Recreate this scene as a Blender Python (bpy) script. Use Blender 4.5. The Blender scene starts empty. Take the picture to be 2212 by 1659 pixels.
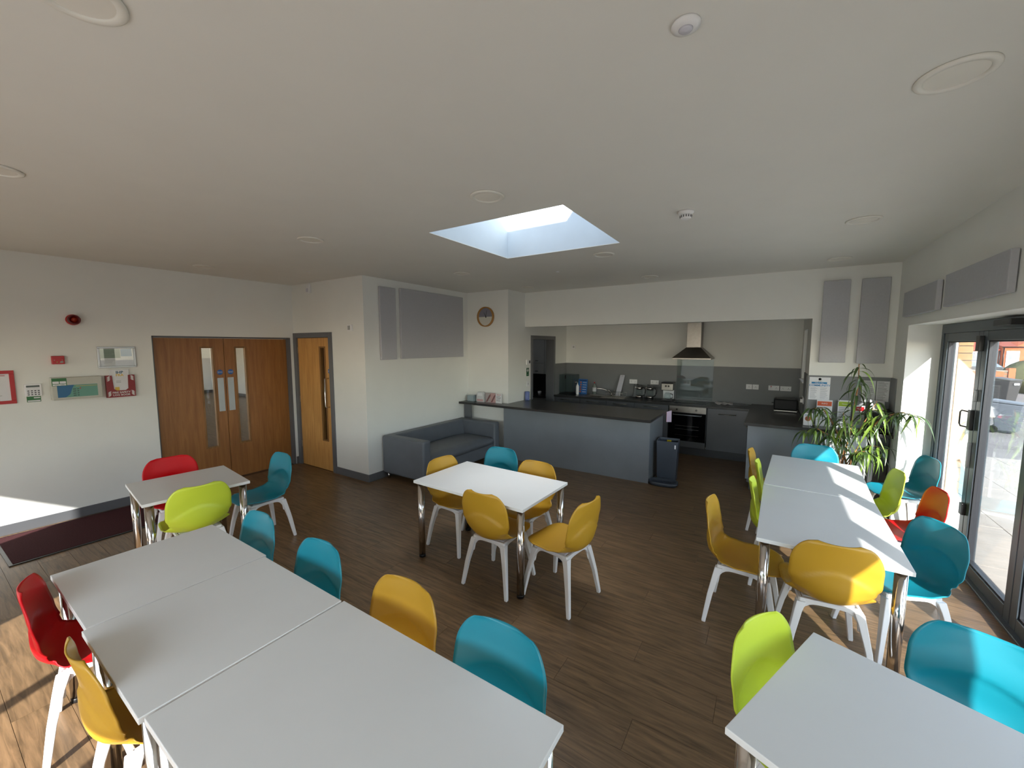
import bpy, math, random
from mathutils import Vector, Matrix
random.seed(7)
R = math.radians
SC = bpy.context.scene
COL = SC.collection
# ------------------------------------------------------------------ camera
cam_d = bpy.data.cameras.new('camera'); cam = bpy.data.objects.new('camera', cam_d); COL.objects.link(cam)
PITCH, YAW = math.atan(82.5/871.0), R(32.9)
_f = Vector((-math.sin(YAW)*math.cos(PITCH), math.cos(YAW)*math.cos(PITCH), -math.sin(PITCH)))
_r = Vector((math.cos(YAW), math.sin(YAW), 0)); _u = _r.cross(_f)
cam.matrix_world = Matrix(((_r.x,_u.x,-_f.x,0),(_r.y,_u.y,-_f.y,0),(_r.z,_u.z,-_f.z,1.975),(0,0,0,1)))
cam_d.sensor_width = 36; cam_d.lens = 871.0/2212*36; cam_d.clip_start = 0.05; cam_d.clip_end = 400
SC.camera = cam
# ------------------------------------------------------------------ sky, sun, exposure
SUN_AZ, SUN_EL = R(115), R(28)          # heading of the light over the floor, elevation
W = bpy.data.worlds.new('sky'); SC.world = W; W.use_nodes = True
wn = W.node_tree.nodes; wl = W.node_tree.links
sky = wn.new('ShaderNodeTexSky'); sky.sky_type = 'NISHITA'; sky.sun_disc = False
sky.sun_elevation = SUN_EL; sky.sun_rotation = R(154); sky.air_density = 1.0; sky.dust_density = 0.25; sky.ozone_density = 0.8
hz = wn.new('ShaderNodeHueSaturation'); hz.inputs['Saturation'].default_value = 0.6
wl.new(sky.outputs[0], hz.inputs['Color']); wl.new(hz.outputs[0], wn['Background'].inputs[0])
wn['Background'].inputs[1].default_value = 0.74
sd = bpy.data.lights.new('sun', 'SUN'); so = bpy.data.objects.new('sun', sd); COL.objects.link(so)
sd.energy = 14.0; sd.angle = R(0.6); sd.color = (1.0, 0.955, 0.9)
sdir = Vector((math.cos(SUN_AZ)*math.cos(SUN_EL), math.sin(SUN_AZ)*math.cos(SUN_EL), -math.sin(SUN_EL)))
so.rotation_euler = sdir.to_track_quat('-Z', 'Y').to_euler(); so.location = (6, -8, 9)
def area_light(name, loc, to, sx, sy, power, col):
    d = bpy.data.lights.new(name, 'AREA'); d.shape = 'RECTANGLE'; d.size = sx; d.size_y = sy; d.energy = power; d.color = col
    o = bpy.data.objects.new(name, d); COL.objects.link(o); o.location = loc
    o.rotation_euler = Vector(to).to_track_quat('-Z', 'Z').to_euler(); return d
area_light('fill_rear_glazing', (-1.2, -2.05, 1.15), (0, 1, 0.7), 4.2, 2.0, 28, (0.96, 0.98, 1.0))  # added fill lamp inside the rear windows, brightens ceiling and walls
area_light('fill_skylight', (-1.92, 3.25, 3.90), (0, 0, -1), 1.2, 1.15, 5, (0.95, 0.98, 1.0)).spread = R(50)  # added fill lamp in the shaft, brightens the centre table
area_light('fill_store', (-5.2, 8.0, 2.5), (0, 0, -1), 0.3, 0.3, 1.5, (0.95, 0.97, 1.0))  # added unseen lamp, lifts the store contents out of the dark
for nm, loc, to, sx, sy in [('portal_doors', (1.46, 3.2, 1.1), (-1, 0, 0), 5.6, 2.15), ('portal_rear', (-1.2, -2.1, 1.1), (0, 1, 0), 4.4, 2.15), ('portal_skylight', (-1.92, 3.25, 3.85), (0, 0, -1), 1.3, 1.24)]:
    d = area_light(nm, loc, to, sx, sy, 1, (1, 1, 1)); d.cycles.is_portal = True
SC.view_settings.view_transform = 'Standard'; SC.view_settings.look = 'None'
SC.view_settings.gamma = 1; SC.view_settings.use_curve_mapping = False
SC.view_settings.exposure = 0.30
SC.cycles.max_bounces = 10; SC.cycles.diffuse_bounces = 6; SC.cycles.transparent_max_bounces = 16; SC.cycles.glossy_bounces = 4
SC.cycles.caustics_reflective = False; SC.cycles.caustics_refractive = False; SC.cycles.sample_clamp_indirect = 6

# ------------------------------------------------------------------ materials
MATS = {}
def lin(c): return tuple(((v/255)/12.92 if v/255 <= .04045 else ((v/255+.055)/1.055)**2.4) for v in c)
def M(name, rgb=None, rough=.5, metal=0, spec=.5, coat=0, bump=0, bscale=200, var=0, vscale=3, linear=None):
    if name in MATS: return MATS[name]
    m = bpy.data.materials.new(name); m.use_nodes = True; n = m.node_tree.nodes; l = m.node_tree.links
    p = n['Principled BSDF']; c = linear or lin(rgb)
    p.inputs['Base Color'].default_value = (*c, 1); p.inputs['Roughness'].default_value = rough
    p.inputs['Metallic'].default_value = metal; p.inputs['Specular IOR Level'].default_value = spec
    p.inputs['Coat Weight'].default_value = coat; p.inputs['Coat Roughness'].default_value = .08
    tc = n.new('ShaderNodeTexCoord')
    t = n.new('ShaderNodeTexNoise'); t.inputs['Scale'].default_value = vscale; t.inputs['Detail'].default_value = 4
    l.new(tc.outputs['Object'], t.inputs['Vector'])
    v = var or .04
    mr = n.new('ShaderNodeMapRange'); mr.inputs[1].default_value = .3; mr.inputs[2].default_value = .7
    mr.inputs[3].default_value = 1-v; mr.inputs[4].default_value = 1+v
    l.new(t.outputs['Fac'], mr.inputs[0])
    mx = n.new('ShaderNodeMix'); mx.data_type = 'RGBA'; mx.blend_type = 'MULTIPLY'; mx.inputs[0].default_value = 1
    mx.inputs[6].default_value = (*c, 1); l.new(mr.outputs[0], mx.inputs[7]); l.new(mx.outputs[2], p.inputs['Base Color'])
    if bump:
        t2 = n.new('ShaderNodeTexNoise'); t2.inputs['Scale'].default_value = bscale; t2.inputs['Detail'].default_value = 3
        l.new(tc.outputs['Object'], t2.inputs['Vector'])
        b = n.new('ShaderNodeBump'); b.inputs['Strength'].default_value = bump; b.inputs['Distance'].default_value = .002
        l.new(t2.outputs['Fac'], b.inputs['Height']); l.new(b.outputs[0], p.inputs['Normal'])
    MATS[name] = m; return m
def wood(name, c1, c2, stretch, scale=6, rough=.45, rand=0.0, spec=.5, rings=True):
    m = bpy.data.materials.new(name); m.use_nodes = True; n = m.node_tree.nodes; l = m.node_tree.links
    p = n['Principled BSDF']; p.inputs['Roughness'].default_value = rough; p.inputs['Specular IOR Level'].default_value = spec
    tc = n.new('ShaderNodeTexCoord'); mp = n.new('ShaderNodeMapping'); mp.inputs['Scale'].default_value = stretch
    oi = n.new('ShaderNodeObjectInfo')
    ad = n.new('ShaderNodeVectorMath'); ad.operation = 'ADD'
    mu = n.new('ShaderNodeVectorMath'); mu.operation = 'SCALE'; mu.inputs['Scale'].default_value = 37.0 if rand else 0.0
    cb = n.new('ShaderNodeCombineXYZ')
    for i in range(3): l.new(oi.outputs['Random'], cb.inputs[i])
    l.new(cb.outputs[0], mu.inputs[0]); l.new(tc.outputs['Object'], ad.inputs[0]); l.new(mu.outputs[0], ad.inputs[1])
    l.new(ad.outputs[0], mp.inputs['Vector'])
    t = n.new('ShaderNodeTexNoise'); t.inputs['Scale'].default_value = scale; t.inputs['Detail'].default_value = 8; t.inputs['Roughness'].default_value = .62; t.inputs['Distortion'].default_value = .6
    l.new(mp.outputs[0], t.inputs['Vector'])
    cr = n.new('ShaderNodeValToRGB'); cr.color_ramp.elements[0].position = .32; cr.color_ramp.elements[1].position = .68
    cr.color_ramp.elements[0].color = (*lin(c1), 1); cr.color_ramp.elements[1].color = (*lin(c2), 1)
    l.new(t.outputs['Fac'], cr.inputs[0]); out = cr.outputs[0]
    if rand:
        mr = n.new('ShaderNodeMapRange'); mr.inputs[3].default_value = 1-rand; mr.inputs[4].default_value = 1+rand
        l.new(oi.outputs['Random'], mr.inputs[0])
        mx = n.new('ShaderNodeMix'); mx.data_type = 'RGBA'; mx.blend_type = 'MULTIPLY'; mx.inputs[0].default_value = 1
        l.new(out, mx.inputs[6]); l.new(mr.outputs[0], mx.inputs[7]); out = mx.outputs[2]
    l.new(out, p.inputs['Base Color'])
    b = n.new('ShaderNodeBump'); b.inputs['Strength'].default_value = .12; b.inputs['Distance'].default_value = .002
    l.new(t.outputs['Fac'], b.inputs['Height']); l.new(b.outputs[0], p.inputs['Normal'])
    MATS[name] = m; return m
def glass(name, tint=(1, 1, 1), gloss=.25, rough=.0):
    m = bpy.data.materials.new(name); m.use_nodes = True; n = m.node_tree.nodes; l = m.node_tree.links
    n.remove(n['Principled BSDF']); o = n['Material Output']
    tr = n.new('ShaderNodeBsdfTransparent'); tr.inputs[0].default_value = (*tint, 1)
    g = n.new('ShaderNodeBsdfGlossy'); g.inputs['Roughness'].default_value = rough
    lw = n.new('ShaderNodeLayerWeight'); pw = n.new('ShaderNodeMath'); pw.operation = 'POWER'; pw.inputs[1].default_value = 5
    f = n.new('ShaderNodeMath'); f.operation = 'MULTIPLY_ADD'; f.inputs[1].default_value = .96; f.inputs[2].default_value = .04
    l.new(lw.outputs['Facing'], pw.inputs[0]); l.new(pw.outputs[0], f.inputs[0])
    ml = n.new('ShaderNodeMath'); ml.operation = 'MULTIPLY'; ml.inputs[1].default_value = gloss; ml.use_clamp = True
    x = n.new('ShaderNodeMixShader'); l.new(f.outputs[0], ml.inputs[0]); l.new(ml.outputs[0], x.inputs[0])
    l.new(tr.outputs[0], x.inputs[1]); l.new(g.outputs[0], x.inputs[2]); l.new(x.outputs[0], o.inputs[0])
    MATS[name] = m; return m
wall_m = M('wall_paint', (232, 233, 229), .75, bump=.05, bscale=120, var=.012)
ceil_m = M('ceiling_paint', (230, 229, 223), .8, bump=.04, var=.012)
shaft_m = M('shaft_paint', (206, 214, 218), .7)
grey_trim = M('grey_gloss_paint', (98, 100, 104), .35)
dado_m = M('grey_wall_board', (118, 120, 122), .45)
felt_m = M('grey_felt', (184, 185, 190), .95, spec=.1, bump=.4, bscale=400, var=.03, vscale=60)
gloss_grey = M('gloss_grey_laminate', (124, 130, 137), .16, coat=.3)
dark_front = M('grey_unit_front', (96, 99, 103), .22, coat=.2)
stone = M('black_worktop', (38, 37, 37), .28, bump=.1, bscale=300, var=.2, vscale=150)
plinth_m = M('plinth_grey', (66, 68, 70), .4)
white_lam = M('white_laminate', (232, 233, 232), .28, var=.012)
white_edge = M('white_edge_band', (215, 215, 205), .4)
white_pl = M('white_plastic', (235, 235, 236), .35)
paper = M('white_paper', (226, 227, 230), .7)
chrome = M('chrome', (205, 200, 196), .12, 1)
steel = M('brushed_steel', (150, 146, 140), .34, 1, var=.06, vscale=20)
alu = M('satin_aluminium', (175, 178, 180), .4, .9)
black_pl = M('black_plastic', (22, 22, 24), .35)
dark_glass = M('black_glass', (10, 10, 12), .06, coat=.5)
red_pl = M('red_plastic', (178, 16, 24), .35)
white_ink = M('white_print', (225, 225, 225), .6)
dark_ink = M('dark_print', (60, 62, 70), .7)
sofa_m = M('grey_leatherette', (96, 101, 108), .42, bump=.35, bscale=160, var=.05, vscale=8)
frame_m = M('anthracite_aluminium', (74, 84, 92), .32, .3)
frame_dark = M('dark_gasket', (30, 32, 38), .45)
mat_m = M('maroon_brush_mat', (66, 38, 40), .95, spec=.1, bump=.9, bscale=260, var=.25, vscale=90)
oak = wood('oak_veneer', (134, 86, 42), (160, 108, 56), (7, 7, .5), 3.5, .4)
oak_light = wood('oak_veneer_light', (190, 138, 74), (218, 168, 100), (7, 7, .5), 3.5, .4)
oak_bead = wood('oak_bead', (112, 78, 38), (150, 108, 60), (9, 9, .7), 6, .45)
plank_m = wood('vinyl_oak_plank', (86, 68, 48), (138, 110, 80), (1.1, 13, 13), 3.2, .36, rand=.07)
pane_m = glass('window_glass', (.96, .98, .98), 1.6)
pane_lite = glass('clear_glass', (.97, .98, .98), .8)
smoke_glass = glass('tinted_glass', (.86, .90, .90), .7)
shell_m = {
 'teal': M('teal_plastic', (24, 138, 158), .36, var=.01), 'mustard': M('mustard_plastic', (190, 146, 42), .38, var=.01),
 'lime': M('lime_plastic', (202, 220, 64), .4, var=.01), 'red': M('red_chair_plastic', (204, 10, 24), .42, spec=.3, var=.01)}

# ------------------------------------------------------------------ mesh helper
class B:
    def __init__(s): s.v = []; s.f = []; s.sm = []
    def add(s, vs, fs, smooth=False):
        o = len(s.v); s.v += [tuple(v) for v in vs]; s.f += [tuple(i+o for i in f) for f in fs]
        s.sm += ([smooth]*len(fs) if isinstance(smooth, bool) else smooth); return s
    def box(s, x0, x1, y0, y1, z0, z1):
        if x0 > x1: x0, x1 = x1, x0
        if y0 > y1: y0, y1 = y1, y0
        if z0 > z1: z0, z1 = z1, z0
        return s.add([(x0,y0,z0),(x1,y0,z0),(x1,y1,z0),(x0,y1,z0),(x0,y0,z1),(x1,y0,z1),(x1,y1,z1),(x0,y1,z1)],
            [(0,3,2,1),(4,5,6,7),(0,1,5,4),(1,2,6,5),(2,3,7,6),(3,0,4,7)])
    def hexa(s, b4, t4):                      # two quads, counter-clockwise from above
        return s.add(list(b4)+list(t4), [(0,3,2,1),(4,5,6,7),(0,1,5,4),(1,2,6,5),(2,3,7,6),(3,0,4,7)])
    def lathe(s, prof, c=(0,0,0), seg=24, smooth=True, axis='z'):
        vs = []; fs = []
        for r, z in prof:
            for k in range(seg):
                a = 2*math.pi*k/seg; p = (r*math.cos(a), r*math.sin(a), z)
                if axis == 'x': p = (z, p[0], p[1])
                elif axis == 'y': p = (p[1], z, p[0])
                vs.append((c[0]+p[0], c[1]+p[1], c[2]+p[2]))
        for i in range(len(prof)-1):
            for k in range(seg):
                a, b = i*seg+k, i*seg+(k+1) % seg; fs.append((a, b, b+seg, a+seg))
        sm = [smooth]*len(fs)
        if prof[0][0] > 1e-6: fs.append(tuple(range(seg-1, -1, -1))); sm.append(False)
        if prof[-1][0] > 1e-6: o = (len(prof)-1)*seg; fs.append(tuple(range(o, o+seg))); sm.append(False)
        return s.add(vs, fs, sm)
    def cyl(s, c, r, z0, z1, seg=20, axis='z', r2=None): return s.lathe([(r, z0), (r if r2 is None else r2, z1)], c, seg, True, axis)
    def tube(s, pts, r, seg=10, taper=None):
        pts = [Vector(p) for p in pts]; vs = []; fs = []; n = len(pts)
        for i, p in enumerate(pts):
            d = (pts[min(i+1, n-1)]-pts[max(i-1, 0)]).normalized()
            a = Vector((0, 0, 1)) if abs(d.z) < .95 else Vector((1, 0, 0))
            x = d.cross(a).normalized(); y = d.cross(x); rr = r if taper is None else r*(1+(taper-1)*i/(n-1))
            for k in range(seg):
                t = 2*math.pi*k/seg; vs.append(p+x*rr*math.cos(t)+y*rr*math.sin(t))
        for i in range(n-1):
            for k in range(seg):
                a, b = i*seg+k, i*seg+(k+1) % seg; fs.append((a, a+seg, b+seg, b))
        sm = [True]*len(fs); fs.append(tuple(range(seg))); fs.append(tuple(range(n*seg-1, (n-1)*seg-1, -1)))
        return s.add(vs, fs, sm+[False, False])
    def prism(s, poly, axis, a0, a1):          # poly in the two other axes
        def P(u, v, w): return {'x': (w, u, v), 'y': (u, w, v), 'z': (u, v, w)}[axis]
        n = len(poly); vs = [P(u, v, a0) for u, v in poly]+[P(u, v, a1) for u, v in poly]
        return s.add(vs, [tuple(range(n-1, -1, -1)), tuple(range(n, 2*n))]+[(i, (i+1) % n, n+(i+1) % n, n+i) for i in range(n)])
    def mesh(s, name, mat):
        me = bpy.data.meshes.new(name); me.from_pydata(s.v, [], s.f); me.validate()
        if len(me.polygons) == len(s.sm): me.polygons.foreach_set('use_smooth', s.sm)
        import bmesh
        bm = bmesh.new(); bm.from_mesh(me); bmesh.ops.recalc_face_normals(bm, faces=bm.faces); bm.to_mesh(me); bm.free()
        me.materials.append(mat); return me
    def part(s, name, mat, parent=None, bevel=0, loc=None, rz=0, label=None, kind=None):
        o = bpy.data.objects.new(name, s.mesh(name, mat)); COL.objects.link(o)
        if loc is not None: o.location = loc
        o.rotation_euler = (0, 0, rz)
        if parent is not None: o.parent = parent
        if bevel:
            b = o.modifiers.new('bevel', 'BEVEL'); b.width = bevel; b.segments = 3 if bevel > .012 else 2; b.limit_method = 'ANGLE'; b.angle_limit = R(40)
        if label: o['label'] = label
        if kind: o['kind'] = kind
        return o
def struct(b, name, mat, bevel=0, parent=None):
    o = b.part(name, mat, parent, bevel)
    if parent is None: o['kind'] = 'structure'
    return o
def T(name, label, cat, loc=(0,0,0), rz=0, group=None):
    o = bpy.data.objects.new(name, None); COL.objects.link(o); o.location = loc; o.rotation_euler = (0, 0, rz)
    o.empty_display_size = .1; o['label'] = label; o['category'] = cat
    if group: o['group'] = group
    return o
def solo(b, name, mat, label, cat, loc=(0,0,0), rz=0, group=None, bevel=0):
    o = b.part(name, mat, None, bevel, loc, rz); o['label'] = label; o['category'] = cat
    if group: o['group'] = group
    return o
def box(x0, x1, y0, y1, z0, z1): return B().box(x0, x1, y0, y1, z0, z1)
def text(s, size, mat, parent, loc, rot, name='lettering', ext=.0004, bold=0.0, sx=1.0):
    cu = bpy.data.curves.new('t', 'FONT'); cu.body = s; cu.size = size; cu.align_x = 'CENTER'; cu.align_y = 'CENTER'; cu.extrude = ext; cu.offset = bold
    cu.resolution_u = 2
    o = bpy.data.objects.new('t', cu); COL.objects.link(o); dg = bpy.context.evaluated_depsgraph_get()
    me = bpy.data.meshes.new_from_object(o.evaluated_get(dg)); bpy.data.objects.remove(o)
    me.materials.clear(); me.materials.append(mat); p = bpy.data.objects.new(name, me); COL.objects.link(p)
    p.location = loc; p.rotation_euler = rot; p.scale = (sx, 1, 1); p.parent = parent; return p
FACE_X = (R(90), 0, R(90)); FACE_NY = (R(90), 0, 0); FACE_NX = (R(90), 0, R(-90))
def dup(root, loc, rz, label=None, group=None):
    r = root.copy(); COL.objects.link(r); r.location = loc; r.rotation_euler = (0, 0, rz)
    if label: r['label'] = label
    if group: r['group'] = group
    for ch in list(root.children):
        c = ch.copy(); COL.objects.link(c); c.parent = r
        for g in list(ch.children):
            d = g.copy(); COL.objects.link(d); d.parent = c
    return r

# ------------------------------------------------------------------ setting
CE = 2.95
XL, XR, XF = -6.65, 1.21, 1.5
YN, YC, YH, YB, YR = 3.66, 5.95, 6.52, 8.33, -2.2
XS, XK, XI = -4.84, -3.93, 0.40
fl = B().box(-20.2, 1.62, -2.35, 8.5, -.12, -.004)
floor = struct(fl, 'floor', M('floor_screed', (88, 66, 48), .6))
# vinyl planks, long side along x, cut where the walls are
def row_span(yc):
    if yc < YN: return XL+.012, (1.53 if yc > .4 else XR)
    if yc < YC: return XS+.012, 1.53
    if yc < YH: return XK+.012, XR
    return XK+.012, XI
PW, PL, GAP = .2, 1.3, .0012
plank_meshes = {}
def plank(x0, x1, y0, y1):
    L = round(x1-x0-2*GAP, 3); Wd = round(y1-y0-2*GAP, 3)
    if L < .02 or Wd < .02: return
    k = (L, Wd)
    if k not in plank_meshes:
        plank_meshes[k] = box(-L/2, L/2, -Wd/2, Wd/2, -.004, 0).mesh('plank', plank_m)
    o = bpy.data.objects.new('plank', plank_meshes[k]); COL.objects.link(o); o.location = ((x0+x1)/2, (y0+y1)/2, 0); o.parent = floor
edges = [0.0]
y = 0.0
while y < YB-.02:
    y2 = y+PW
    for s in (YN, YC, YH, 6.0):
        if y < s-.02 < y2: y2 = s if y2-s > .02 else y2
    y = min(y2, YB); edges.append(y)
for i in range(len(edges)-1):
    y0, y1 = edges[i], edges[i+1]; a, b = row_span((y0+y1)/2)
    if 6.0 <= (y0+y1)/2: b = min(b, XR)
    x = -8.0-((i*.47) % PL)
    while x < b:
        x0, x1 = max(x, a), min(x+PL, b)
        if x1-x0 > .03: plank(x0, x1, y0, y1)
        x += PL
rear = B()
yy = YR
while yy < -.01:
    x = XL-((yy*2.3) % 1.3)
    while x < XR:
        a, b = max(x, XL), min(x+1.3, XR)
        if b-a > .03: rear.box(a+GAP, b-GAP, yy+GAP, min(yy+.2, 0)-GAP, -.004, 0)
        x += 1.3
    yy += .2
r_ = rear.part('plank_rows_behind', plank_m, floor, kind='stuff')
hall = B(); yy = YR
while yy < 7.4:
    hall.box(-20, XL-.16, yy+GAP, yy+.2-GAP, -.004, 0); yy += .2
hall.part('hall_planks', plank_m, floor, kind='stuff')

# ceiling with the skylight hole
SX0, SX1, SY0, SY1, SZ = -2.56, -1.28, 2.63, 3.87, 3.93
c = B()
tt = .08
c.box(XL-.15, SX0-tt, YR-.15, YH, CE, CE+.14); c.box(SX1+tt, 1.7, YR-.15, YH, CE, CE+.14)
c.box(SX0-tt, SX1+tt, YR-.15, SY0-tt, CE, CE+.14); c.box(SX0-tt, SX1+tt, SY1+tt, YH, CE, CE+.14)
for q_ in ((SX0-tt, SX0, SY0-tt, SY1+tt), (SX1, SX1+tt, SY0-tt, SY1+tt), (SX0, SX1, SY0-tt, SY0), (SX0, SX1, SY1, SY1+tt)): c.box(*q_, CE, CE+.006)
struct(c, 'ceiling', ceil_m)
s = B(); t = .08
s.box(SX0-t, SX0, SY0-t, SY1+t, CE+.0065, SZ); s.box(SX1, SX1+t, SY0-t, SY1+t, CE+.0065, SZ)
s.box(SX0, SX1, SY0-t, SY0, CE+.0065, SZ); s.box(SX0, SX1, SY1, SY1+t, CE+.0065, SZ)
struct(s, 'trim_skylight_shaft', shaft_m)
w = struct(box(SX0-.05, SX1+.05, SY0-.05, SY1+.05, SZ+.001, SZ+.016), 'window_1', pane_lite)
fr = B()
for a in ((SX0-.1, SX1+.1, SY0-.1, SY0-.03), (SX0-.1, SX1+.1, SY1+.03, SY1+.1), (SX0-.1, SX0-.03, SY0-.03, SY1+.03), (SX1+.03, SX1+.1, SY0-.03, SY1+.03)):
    fr.box(*a, SZ+.001, SZ+.06)
fr.part('window_frame', frame_m, w)
ck = box(XK, 1.5, YH+.15, YB, 2.5, 2.6); struct(ck, 'ceiling_kitchen', ceil_m)

# walls
DZ = 2.105
b = B()   # left wall with double door opening
b.box(XL-.15, XL, YR-.15, 1.84, 0, CE); b.box(XL-.15, XL, 3.60, 3.81, 0, CE); b.box(XL-.15, XL, 1.84, 3.60, DZ, CE)
struct(b, 'wall_left', wall_m)
b = B()   # wall with the single door (block face)
b.box(XL, -6.575, YN, YN+.12, 0, CE); b.box(-5.665, XS, YN, YN+.12, 0, CE); b.box(-6.575, -5.665, YN, YN+.12, 2.115, CE)
b.box(XS-.12, XS, YN+.12, YC+.12, 0, CE)
struct(b, 'wall_left_return', wall_m)
b = B(); b.box(XS, XK, YC, YC+.12, 0, CE)
struct(b, 'wall_clock', wall_m)
b = B()   # wall K (holds the store opening)
b.box(XK-.12, XK, YC+.12, 6.81, 0, CE); b.box(XK-.12, XK, 6.81, 7.70, 2.10, CE); b.box(XK-.12, XK, 7.70, YB+.15, 0, CE)
struct(b, 'wall_kitchen_left', wall_m)
b = B(); b.box(XK, XI, YH, YH+.15, 2.326, CE)
struct(b, 'wall_header', wall_m)
b = B(); b.box(XI, XR, YH, YH+.15, 0, CE); b.box(XR, 1.62, YH, YH+.15, 0, CE)
struct(b, 'wall_pier', wall_m)
b = B(); b.box(XK, XI+.15, YB, YB+.15, 0, 2.6)
struct(b, 'wall_kitchen_back', wall_m)
b = B()   # kitchen right wall with the side window
b.box(XI, XI+.15, YH+.15, 7.25, 0, 2.5); b.box(XI, XI+.15, 8.02, YB, 0, 2.5); b.box(XI, XI+.15, 7.25, 8.02, 0, 1.45); b.box(XI, XI+.15, 7.25, 8.02, 2.22, 2.5)
struct(b, 'wall_kitchen_right', wall_m)
b = B()   # right wall with the glazed door opening
OY0, OY1, OZ = .40, 6.02, 2.195
b.box(XR, 1.6, OY1, YH, 0, CE); b.box(XR, 1.6, YR-.15, OY0, 0, CE); b.box(XR, 1.6, OY0, OY1, OZ, CE)
struct(b, 'wall_right', wall_m)
b = B()   # rear wall, behind the camera
b.box(XL-.15, -6.3, YR-.15, YR, 0, CE); b.box(-5.02, -3.4, YR-.15, YR, 0, CE); b.box(1.0, XR, YR-.15, YR, 0, CE)
b.box(-6.3, -5.02, YR-.15, YR, 2.13, CE); b.box(-3.4, 1.0, YR-.15, YR, 2.13, CE)
struct(b, 'wall_rear', wall_m)
rf = B()
for x in (-3.4, -2.33, -1.41, -.49, .43, .94):
    rf.box(x, x+.065, YR-.1, YR-.04, 0, 2.13)
rf.box(-3.4, 1.0, YR-.1, YR-.04, 2.07, 2.13); rf.box(-3.4, 1.0, YR-.1, YR-.04, 0, .06)
w = struct(box(-3.38, .98, YR-.075, YR-.067, .02, 2.1), 'window_2', pane_lite); rf.part('window_frame', frame_m, w)
rf = B()
for x in (-6.3, -5.085): rf.box(x, x+.065, YR-.1, YR-.04, 0, 2.13)
rf.box(-6.3, -5.02, YR-.1, YR-.04, 2.07, 2.13); rf.box(-6.3, -5.02, YR-.1, YR-.04, 0, .06)
w = struct(box(-6.28, -5.04, YR-.075, YR-.067, .02, 2.1), 'window_3', pane_lite); rf.part('window_frame', frame_m, w)
# hall behind the double doors
b = B(); b.box(-20.15, -20, YR-.15, 7.5, 0, CE); struct(b, 'wall_hall_far', wall_m)
b = B(); b.box(-20, XL-.15, 7.4, 7.5, 0, CE); struct(b, 'wall_hall_side', wall_m)
b = B(); b.box(-20, -18.9, YR-.15, YR, 0, CE); b.box(-7.4, XL-.15, YR-.15, YR, 0, CE); b.box(-18.9, -7.4, YR-.15, YR, 2.13, CE)
for k in range(12): b.box(-18.9+.95*k, -18.8+.95*k, YR-.1, YR-.04, 0, 2.13)
struct(b, 'wall_hall_rear', wall_m)
b = B(); b.box(-20.15, XL-.15, YR-.15, 7.5, CE, CE+.1); struct(b, 'ceiling_hall', ceil_m)
b = B(); b.box(-20, -19.98, YR, 7.4, 0, .12); b.box(-20, XL-.16, 7.38, 7.4, 0, .12); struct(b, 'baseboard_hall', grey_trim)
# dark cupboard behind the single door, store behind the kitchen opening
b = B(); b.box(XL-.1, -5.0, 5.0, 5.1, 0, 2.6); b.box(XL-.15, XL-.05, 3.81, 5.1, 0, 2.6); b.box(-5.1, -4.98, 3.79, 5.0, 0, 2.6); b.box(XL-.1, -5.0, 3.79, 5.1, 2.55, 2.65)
struct(b, 'wall_cupboard', M('cupboard_painted_dark', (34, 28, 25), .8))  # wall colour near black, standing in for the darkness of an unlit room
b = B(); b.box(-6.6, -6.5, 6.1, 9.5, 0, 2.6); b.box(-6.6, XK-.12, 9.4, 9.5, 0, 2.6); b.box(-6.5, XS-.12, 6.1, 6.2, 0, 2.6); b.box(-6.6, XK-.12, 6.2, 9.4, 2.55, 2.65)
b.box(XK-.12, XK-.05, YB+.15, 9.4, 0, 2.6); b.box(-6.5, XK-.12, 6.2, 9.4, -.1, -.002)
struct(b, 'wall_store', M('store_wall', (170, 170, 168), .8))

# baseboards
b = B(); b.box(XL, XL+.014, YR, 1.83, 0, .11); struct(b, 'baseboard_left', grey_trim, .003)
b = B(); b.box(-5.60, XS+.014, YN-.014, YN, 0, .11); b.box(XS, XS+.014, YN, YC, 0, .11); struct(b, 'baseboard_sofa_corner', grey_trim, .003)
b = B(); b.box(XS+.014, XK, YC-.014, YC, 0, .11); struct(b, 'baseboard_clock', grey_trim)
b = B(); b.box(XR-.014, XR, OY1, YH, 0, .11); struct(b, 'baseboard_right', grey_trim, .003)

# dado boards
b = B(); b.box(XI+.002, XR-.012, YH-.012, YH, .955, 1.594); b.box(XR-.012, XR, 6.28, YH, .955, 1.594); struct(b, 'trim_dado_pier', dado_m)
b = B(); b.box(XK, XI, YB-.012, YB, .93, 1.594); b.box(XK, XK+.012, 7.765, YB-.012, .93, 1.594); b.box(XI-.012, XI, YH+.15, 7.2, .93, 1.594); struct(b, 'trim_dado_kitchen', dado_m)

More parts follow.
